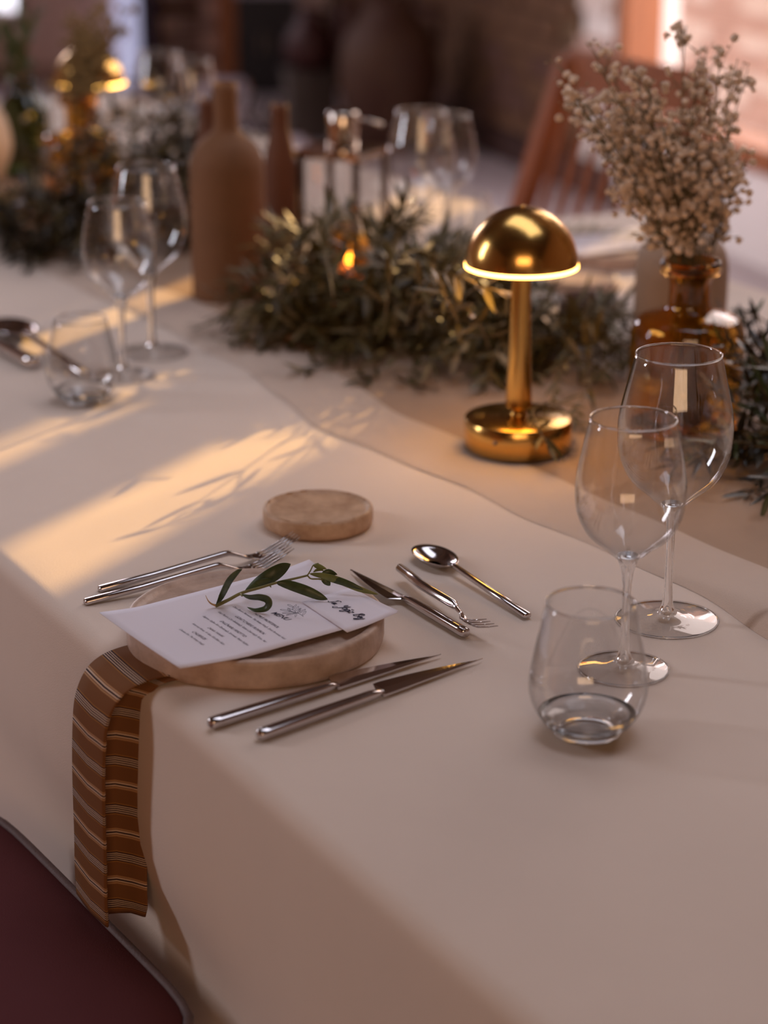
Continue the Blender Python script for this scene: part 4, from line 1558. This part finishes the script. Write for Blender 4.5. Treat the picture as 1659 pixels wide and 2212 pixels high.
def gypsophila(name, label, base, clusters, seed, nmain, mats, size, nparts=300, depth=.06, neck=.16):
    rnd = random.Random(seed)
    root = thing(name, label, 'bouquet', base)
    org = Vector(base)
    bl = [blossom_mesh(s, mats[0]) for s in range(3)]
    bd = blossom_mesh(9, mats[1], sub=1)
    heads = []
    SV, SF = [], []
    for ci in range(nmain):
        cx, cy, rx, ry, wgt = clusters[ci % len(clusters)] if ci < len(clusters) else rnd.choices(clusters, [c[4] for c in clusters])[0]
        tx, ty = cx + rnd.gauss(0, rx * .7), cy + rnd.gauss(0, ry * .6)
        tip = GY(tx, ty, base[1] + rnd.uniform(-depth, depth))
        b0 = org + Vector((rnd.uniform(-.03, .03), rnd.uniform(-.03, .03), .012))
        a = rnd.uniform(0, 2 * PI)
        b1 = org + Vector((math.cos(a) * .014, math.sin(a) * .014, neck))
        mid = b1.lerp(tip, 0.5) + Vector((rnd.uniform(-.008, .008), rnd.uniform(-.01, .01), .012))
        pts = smoothpts([b0, b1, mid, tip], 7)
        tube('stem', [p - org for p in pts], [0.0009 - 0.0004 * i / len(pts) for i in range(len(pts))], M_gypstem, root, 5)
        L = (tip - b1).length
        for k in range(rnd.randint(9, 13)):
            f = rnd.uniform(0.32, 1.0)
            i = min(len(pts) - 2, int(7 + f * (len(pts) - 8)))
            p = pts[i]
            d = (pts[i + 1] - pts[i]).normalized()
            q = Vector((rnd.uniform(-1, 1), rnd.uniform(-1, 1), rnd.uniform(-.3, .7)))
            bl_len = rnd.uniform(.018, .042) * (1.25 - 0.5 * f)
            e = p + (d * .7 + q * .8).normalized() * bl_len
            tube_data([p - org, p.lerp(e, .5) - org + Vector((0, 0, .002)), e - org], [.0005, .0004, .0003], 4, SV, SF)
            for c in range(rnd.randint(2, 4)):
                q2 = Vector((rnd.uniform(-1, 1), rnd.uniform(-1, 1), rnd.uniform(-.5, .9))).normalized()
                s0 = p.lerp(e, rnd.uniform(.45, 1.0))
                h = s0 + q2 * rnd.uniform(.005, .014)
                tube_data([s0 - org, h - org], [.0003, .00022], 3, SV, SF)
                heads.append((h, rnd.uniform(.6, 1.12) * size if rnd.random() < .72 else -size * rnd.uniform(.3, .5)))
    o = mesh_obj('twigs', SV, SF, M_gypstem, root)
    o['kind'] = 'stuff'
    big = [h for h in heads if h[1] > 0]
    small = [h for h in heads if h[1] <= 0]
    big.sort(key=lambda h: -h[1])
    for i, (p, s) in enumerate(big[:nparts]):
        ob = bpy.data.objects.new('blossom', bl[i % 3])
        COL.objects.link(ob)
        ob.parent = root
        ob.location = p - org
        ob.rotation_euler = (rnd.uniform(0, 6), rnd.uniform(0, 6), 0)
        ob.scale = (s, s, s)
    RV, RF, RM = [], [], []
    for me, lst, mi in ((bl[0], big[nparts:], 0), (bd, small, 1)):
        vs = [v.co.copy() for v in me.vertices]
        fs = [tuple(p.vertices) for p in me.polygons]
        for p, s in lst:
            R = Matrix.Rotation(rnd.uniform(0, 6), 3, 'X') @ Matrix.Rotation(rnd.uniform(0, 6), 3, 'Z')
            b = len(RV)
            RV += [p - org + R @ v * abs(s) for v in vs]
            RF += [tuple(b + k for k in f) for f in fs]
            RM += [mi] * len(fs)
    o = mesh_obj('blossoms', RV, RF, mats[0], root, False)
    o.data.materials.append(mats[1])
    o.data.polygons.foreach_set('material_index', RM)
    o['kind'] = 'stuff'
    return root


gypsophila('gypsophila_bouquet', 'dried cream gypsophila bouquet standing in the right amber vase', av,
           [(1500, 80, 25, 45, 2), (1540, 110, 22, 40, 1), (1590, 170, 40, 50, 2), (1240, 190, 30, 50, 2), (1330, 150, 50, 50, 3), (1290, 230, 50, 50, 4), (1370, 190, 50, 50, 3),
            (1420, 270, 60, 60, 5), (1350, 320, 60, 60, 4), (1480, 220, 40, 60, 2), (1540, 330, 50, 50, 3), (1600, 330, 25, 25, 1), (1480, 380, 60, 50, 5), (1400, 420, 50, 50, 3),
            (1530, 410, 40, 40, 3), (1450, 480, 50, 40, 4), (1330, 400, 25, 30, 1), (1470, 530, 40, 25, 2)], 17, 66, [M_gyp, M_gypdark], .0041)
gypsophila('dried_flower_bouquet', 'brownish dried flower bouquet in the far left amber vase', av2,
           [(200, 60, 50, 50, 3), (170, 120, 40, 50, 3), (230, 110, 40, 50, 3), (190, 190, 40, 30, 3), (240, 30, 30, 30, 1)], 5, 26,
           [mat('ochre_blossom', (0.33, 0.21, 0.08), 0.9, var=0.2, vscale=200), M_gypdark], .0036, 200)

# ------------------------------------------------------------------ far place setting: menu, napkin, green sprig
fm = thing('folded_napkin', 'cream napkin lying sunlit on the far side of the table behind the lamp', 'napkin', gr(1290, 500), rad(25))
bm = bmesh.new(); box(bm, (0, 0, .006), (.20, .13, .012), bev=.004)
bm_obj('cloth', bm, M_cloth, fm)
fmn = thing('menu_card', 'white menu card on the far stone plate, under green leaves', 'menu', fc + Vector((0, 0, .0225)), rad(32))
bm = bmesh.new(); box(bm, (0, 0, .0005), (.20, .12, .0006))
bm_obj('card', bm, M_paper, fmn)
fs = thing('olive_sprig', 'green sprig on the far stone plate left of the gypsophila vase', 'sprig', fc + Vector((0, 0, .024)))
rnd = random.Random(8)
a0 = fc + Vector((-.07, .02, .032)); a1 = fc + Vector((.08, -.0, .030))
pts = [a0.lerp(a1, i / 8) for i in range(9)]
lv = []
for p in pts:
    for sg in (-1, 1):
        lv.append((p.copy(), Vector((.7, sg * .8, .25)).normalized(), Vector((0, 0, 1)), .030))
make_foliage(fs, [(pts, .0013, lv)], [M_leaflight, mat('bright_green_leaf', (0, 0, 0))], 40, sprig_names='stem')

# ------------------------------------------------------------------ striped napkin
def napkin_mat():
    m = bpy.data.materials.new('striped_napkin')
    m.use_nodes = True
    nt = m.node_tree
    b = nt.nodes['Principled BSDF']
    b.inputs['Roughness'].default_value = 0.9
    b.inputs['Specular IOR Level'].default_value = 0.2
    uv = nt.nodes.new('ShaderNodeUVMap')
    sx = nt.nodes.new('ShaderNodeSeparateXYZ')
    nt.links.new(uv.outputs[0], sx.inputs[0])
    fr = nt.nodes.new('ShaderNodeMath'); fr.operation = 'FRACT'
    nt.links.new(sx.outputs['Y'], fr.inputs[0])
    r = nt.nodes.new('ShaderNodeValToRGB')
    r.color_ramp.interpolation = 'CONSTANT'
    brown = (0.215, 0.088, 0.034, 1); ochre = (0.36, 0.16, 0.045, 1); navy = (0.035, 0.016, 0.024, 1); white = (0.66, 0.46, 0.33, 1); tan = (0.47, 0.25, 0.12, 1)
    st_ = [(0.0, brown), (.05, ochre), (.068, brown), (.078, navy), (.098, white), (.118, navy), (.140, white), (.160, navy), (.182, white), (.202, navy), (.224, white), (.244, navy), (.262, brown), (.27, ochre), (.29, brown),
           (.575, tan), (.602, brown), (.617, white), (.645, navy), (.678, white), (.706, brown), (.722, tan), (.752, brown)]
    cr = r.color_ramp
    cr.elements[0].position, cr.elements[0].color = st_[0]
    cr.elements[1].position, cr.elements[1].color = st_[1]
    for p, c in st_[2:]:
        e = cr.elements.new(p)
        e.color = c
    nt.links.new(fr.outputs[0], r.inputs[0])
    wv = nt.nodes.new('ShaderNodeTexNoise')
    wv.inputs['Scale'].default_value = 160
    mm = nt.nodes.new('ShaderNodeMix'); mm.data_type = 'RGBA'; mm.blend_type = 'MULTIPLY'
    mm.inputs[0].default_value = 0.35
    nt.links.new(r.outputs[0], mm.inputs[6])
    nt.links.new(wv.outputs['Fac'], mm.inputs[7])
    nt.links.new(r.outputs[0], b.inputs['Base Color'])
    bp = nt.nodes.new('ShaderNodeBump'); bp.inputs['Strength'].default_value = .3; bp.inputs['Distance'].default_value = .001
    wv.inputs['Scale'].default_value = 1200
    nt.links.new(wv.outputs['Fac'], bp.inputs['Height'])
    nt.links.new(bp.outputs[0], b.inputs['Normal'])
    return m


def napkin():
    # where the front panel hangs: its left edge is seen at x=155, its right fold at x=238
    sA = None
    best = 1e9
    for k in range(400):                                   # s of the left edge at mid height
        s = -0.2 + k * 0.001
        p = T(s, -0.037, TZ - 0.10)
        d = p - CAM
        px = 829.5 + F_PX * d.x / d.dot(Fv)
        if abs(px - 156) < best:
            best, sA = abs(px - 156), s
    # the s axis points away, so "right" is towards smaller s
    path = [(.125, .0022, 0), (.07, .0024, 0), (.035, .0026, .1), (.012, .0030, .25), (-.006, -.0005, .45), (-.020, -.010, .7), (-.031, -.030, .95), (-.035, -.06, 1), (-.037, -.10, 1), (-.038, -.15, 1), (-.039, -.18, 1), (-.039, -.208, 1)]
    P = smoothpts([Vector((a, b, c)) for a, b, c in path], 8)
    cross_h = [(0.0, .000), (.018, -.0012), (.038, -.0020), (.054, -.0005), (.0625, .0000), (.0655, .0012), (.0640, .0030), (.0550, .0050), (.0450, .0095), (.0480, .0180), (.0590, .0270), (.0700, .0335), (.0710, .0350), (.068, .0360), (.045, .0365), (.010, .037)]
    cross_f = [(0.0, .0045), (.02, .0050), (.045, .0050), (.064, .0046), (.068, .0040), (.0685, .0034), (.064, .0030), (.060, .0028), (.060, .0024), (.064, .0022), (.070, .0020), (.0745, .0016), (.075, .0010), (.070, .0006), (.045, .0004), (.010, .0002)]
    V, Fc, UVs = [], [], []
    nC = len(cross_h)
    Ls = [0]
    for a, b in zip(P[:-1], P[1:]):
        Ls.append(Ls[-1] + math.hypot(b.x - a.x, b.y - a.y))
    for i, p in enumerate(P):
        f = max(0, min(1, p.z))
        nd = Vector((P[min(i + 1, len(P) - 1)].x - P[max(i - 1, 0)].x, P[min(i + 1, len(P) - 1)].y - P[max(i - 1, 0)].y)).normalized()
        nrm = (nd.y, -nd.x)                                # outwards from the table in (t, z)
        if nrm[1] < 0 and f < .5:
            nrm = (-nrm[0], -nrm[1])
        for j in range(nC):
            cs = cross_f[j][0] * (1 - f) + cross_h[j][0] * f
            widen = 1.0 + 0.10 * (1 - f)
            flat = cross_f[j][1]
            t = p.x + f * cross_h[j][1]
            z = TZ + 0.0012 + p.y + (1 - f) * flat * 0.9
            # on the bend the layers stack outwards
            if 0 < f < 1:
                t -= math.sin(f * PI) * flat * 0.5
            if f >= 0.999 and j > 8:
                cut = max(0, (Ls[i] - Ls[-1] + 0.012)) * 0.5
                cs -= cut if 10 <= j <= 13 else 0
            V.append(T(sA - cs * widen, t, z))
            UVs.append((j / nC, (Ls[i] + 0.012) / 0.0431))
    for i in range(len(P) - 1):
        for j in range(nC - 1):
            a = i * nC + j
            Fc.append((a, a + nC, a + nC + 1, a + 1))
    o = mesh_obj('napkin', V, Fc, napkin_mat(), None, True, UVs)
    md = o.modifiers.new('solid', 'SOLIDIFY')
    md.thickness = 0.0009
    tag(o, 'brown striped napkin tucked under the stone plate and hanging over the table edge', 'napkin')
    return o


napkin()


# ------------------------------------------------------------------ chairs
def chair(label, loc, rz):
    """faces +y; seat front at y=+0.22"""
    t = thing('dining_chair', label, 'chair', loc, rz)
    Wd, D, SH = 0.47, 0.44, 0.478
    for sx in (-1, 1):
        V, Fc = tube_data([(sx * .20, .19, 0), (sx * .20, .19, SH)], [.016, .019], 4)
        mesh_obj('leg', V, Fc, M_wood, t, False)
        bm = bmesh.new()
        pts = [(-.24, 0), (-.205, SH), (-.20, SH + .05), (-.34, .93)]
        prev = None
        for (y, z) in pts:
            w_ = .019 if z < .9 else .015
            q = [bm.verts.new((sx * .205 + a * w_, y + b * .018, z)) for a, b in ((-1, -1), (1, -1), (1, 1), (-1, 1))]
            if prev:
                for k in range(4):
                    bm.faces.new((prev[k], prev[(k + 1) % 4], q[(k + 1) % 4], q[k]))
            else:
                bm.faces.new(q[::-1])
            prev = q
        bm.faces.new(prev)
        bm_obj('leg', bm, M_wood, t)
    bm = bmesh.new()
    box(bm, (0, 0, SH - .02), (Wd - .04, D - .05, .06), bev=.004)
    bm_obj('seat_frame', bm, M_wood, t)
    bm = bmesh.new()
    mtx = Matrix.Translation((0, -.336, .905)) @ Matrix.Rotation(rad(16.5), 4, 'X')
    box(bm, (0, 0, 0), (.415, .022, .085), bev=.006, mtx=mtx)
    bm_obj('top_rail', bm, M_wood, t)
    bm = bmesh.new()
    mtx = Matrix.Translation((0, -.232, .555)) @ Matrix.Rotation(rad(16.5), 4, 'X')
    box(bm, (0, 0, 0), (.40, .02, .04), bev=.004, mtx=mtx)
    bm_obj('lower_rail', bm, M_wood, t)
    for k in range(7):
        x = -.158 + k * .0527
        bm = bmesh.new()
        a, b = Vector((x, -.236, .565)), Vector((x * 1.04, -.324, .868))
        mtx = Matrix.Translation((a + b) / 2) @ Matrix.Rotation(rad(16.2), 4, 'X')
        box(bm, (0, 0, 0), (.017, .010, (b - a).length), bev=.002, mtx=mtx)
        bm_obj('slat', bm, M_wood, t)
    # cushion with piping
    V, Fc = [], []
    nA = 64
    ringsz = [(0.0, SH + .008, .985), (.3, SH + .012, 1.0), (.5, SH + .030, 1.0), (.75, SH + .046, .995), (1, SH + .050, .975), (1.2, SH + .0535, .85), (1.4, SH + .056, .5)]

    def rr(a, k):
        c, s = math.cos(a), math.sin(a)
        p_ = 9.0
        r = 1 / (abs(c) ** p_ + abs(s) ** p_) ** (1 / p_)
        return Vector((c * r * Wd / 2 * k, s * r * D / 2 * k, 0))
    for _, z, k in ringsz:
        for i in range(nA):
            p = rr(2 * PI * i / nA, k)
            V.append((p.x, p.y, z))
    for r_ in range(len(ringsz) - 1):
        for i in range(nA):
            Fc.append((r_ * nA + i, r_ * nA + (i + 1) % nA, (r_ + 1) * nA + (i + 1) % nA, (r_ + 1) * nA + i))
    Fc.append(tuple(range(nA))[::-1])
    Fc.append(tuple((len(ringsz) - 1) * nA + i for i in range(nA)))
    cu = mesh_obj('seat', V, Fc, M_seat, t)
    for zz, kk in ((SH + .049, .992), (SH + .014, 1.0)):
        pts = [rr(2 * PI * i / 96, kk) + Vector((0, 0, zz)) for i in range(97)]
        V2, F2 = tube_data(pts, .0042, 8)
        mesh_obj('piping', V2, F2, M_piping, cu)
    return t


# far chair: top corner of its back seen at (1225, 100)
fA = CAM + ray(1222, 100) * ((0.925 - CAM_H) / ray(1222, 100).z)
s_, t_ = st(fA)
ctr = T(s_ - 0.240, t_ - 0.345, 0)
fch = chair('dark wooden dining chair with a slatted back on the far side of the table', ctr, UA)
fch.scale = (1.08, 1.0, 0.977)
zs = 0.53
a_ = CAM + ray(0, 1752) * ((zs - CAM_H) / ray(0, 1752).z)
b_ = CAM + ray(445, 2190) * ((zs - CAM_H) / ray(445, 2190).z)
sa, ta_ = st(a_)
sb_, tb2 = st(b_)
chair('upholstered aubergine dining chair pushed against the tablecloth, bottom left', T((sa + sb_) / 2 - .006, (ta_ + tb2) / 2 - 0.222, 0), UA + PI + rad(2.6))

# ------------------------------------------------------------------ things in the dark background
cab = thing('cabinet', 'black cabinet against the back wall beside the orange timber post', 'cabinet', (BX(576, 10.3), 10.45, 0))
plain_box('body', (-.14, -.12, 0), (.14, .12, .46), M_black, cab)
for i in range(2):
    d_ = plain_box('door', (-.135 + i * .137, -.135, .02), (-.002 + i * .137, -.12, .44), M_black, cab)
    plain_box('handle', (-.01 + (i - .5) * .04, -.15, .2), (0.0 + (i - .5) * .04, -.135, .28), M_darkmetal, d_)
plain_box('top', (-.15, -.14, .46), (.15, .12, .48), mat('pale_cabinet_top', (.40, .36, .42), .5, var=.05), cab)
jar = thing('storage_jar', 'large brown earthenware jar standing by the shaded brick wall', 'jar', (0.02, 8.75, 0))
lathe('body', [(0, 0), (.13, 0), (.17, .08), (.20, .24), (.205, .36), (.18, .46), (.12, .53), (.09, .56), (.10, .60), (.12, .62), (.10, .62), (.08, .57), (0, .5)], M_jar, jar, 48)
for sx in (-1, 1):
    tube('handle', smoothpts([Vector((sx * .11, 0, .56)), Vector((sx * .19, 0, .55)), Vector((sx * .20, 0, .45)), Vector((sx * .185, 0, .42))], 4), .016, M_darkred, jar, 8)
cr = thing('crate', 'grey box on the floor left of the large jar', 'box', (-.31, 8.98, 0), .2)
bm = bmesh.new(); box(bm, (0, 0, .135), (.20, .20, .27), bev=.01); bm_obj('body', bm, M_greybox, cr)
bm = bmesh.new(); box(bm, (0, 0, .275), (.215, .215, .02), bev=.005); bm_obj('lid', bm, M_greybox, cr)
jr = thing('jug', 'dark red glazed jug standing on the grey box', 'jug', (-.31, 8.98, .286))
lathe('body', [(0, 0), (.07, 0), (.10, .05), (.105, .11), (.08, .17), (.045, .21), (.05, .25), (.03, .25), (0, .2)], M_darkred, jr, 40)
tube('handle', smoothpts([Vector((.05, 0, .235)), Vector((.12, 0, .21)), Vector((.12, 0, .13)), Vector((.10, 0, .10))], 4), .010, M_darkred, jr, 8)


def far_table(label, loc, rz, sx, sy, h):
    t = thing('side_table', label, 'table', loc, rz)
    bm = bmesh.new(); box(bm, (0, 0, h - .012), (sx, sy, .024), bev=.004); bm_obj('tabletop', bm, M_wood, t)
    for a in (-1, 1):
        for b in (-1, 1):
            bm = bmesh.new(); box(bm, (a * (sx / 2 - .04), b * (sy / 2 - .04), (h - .024) / 2), (.04, .04, h - .024), bev=.003); bm_obj('leg', bm, M_wood, t)
    V, Fc = [], []
    N = 80
    for j, (o_, z) in enumerate(((-.9, h + .002), (-.02, h + .002), (.006, h - .004), (.012, h - .10), (.018, h - .22))):
        for i in range(N):
            a = 2 * PI * i / N
            c, s = math.cos(a), math.sin(a)
            r = 1 / (abs(c) ** 10 + abs(s) ** 10) ** .1
            w = 1 + (.012 * math.sin(i * 1.3) * (j - 2) if j > 2 else 0)
            k = 0.02 if o_ < -.5 else 1
            V.append((c * r * (sx / 2 + (o_ if k == 1 else 0)) * k * w, s * r * (sy / 2 + (o_ if k == 1 else 0)) * k * w, z))
    for j in range(4):
        for i in range(N):
            Fc.append((j * N + i, j * N + (i + 1) % N, (j + 1) * N + (i + 1) % N, (j + 1) * N + i))
    Fc.append(tuple(range(N)))
    cl = mesh_obj('tablecloth', V, Fc, mat('mauve_cloth', (0.42, 0.36, 0.40), 0.9, var=0.04), None)
    cl.location = loc
    cl.rotation_euler = (0, 0, rz)
    return t, cl


def floor_at(px, py):
    return CAM + ray(px, py) * (-CAM_H / ray(px, py).z)


_, c1 = far_table('low side table far back left of the black cabinet', Vector((BX(480, 9.2), 9.2, 0)), .1, .22, .3, .20)
tag(c1, 'pale cloth on the low table far back, left of the black cabinet', 'tablecloth')
_, c2 = far_table('low side table behind the two clay bottles', Vector((BX(585, 8.0, .1), 8.0, 0)), .2, .28, .3, .14)
tag(c2, 'pale cloth on the low table far back above the slim clay bottle', 'tablecloth')
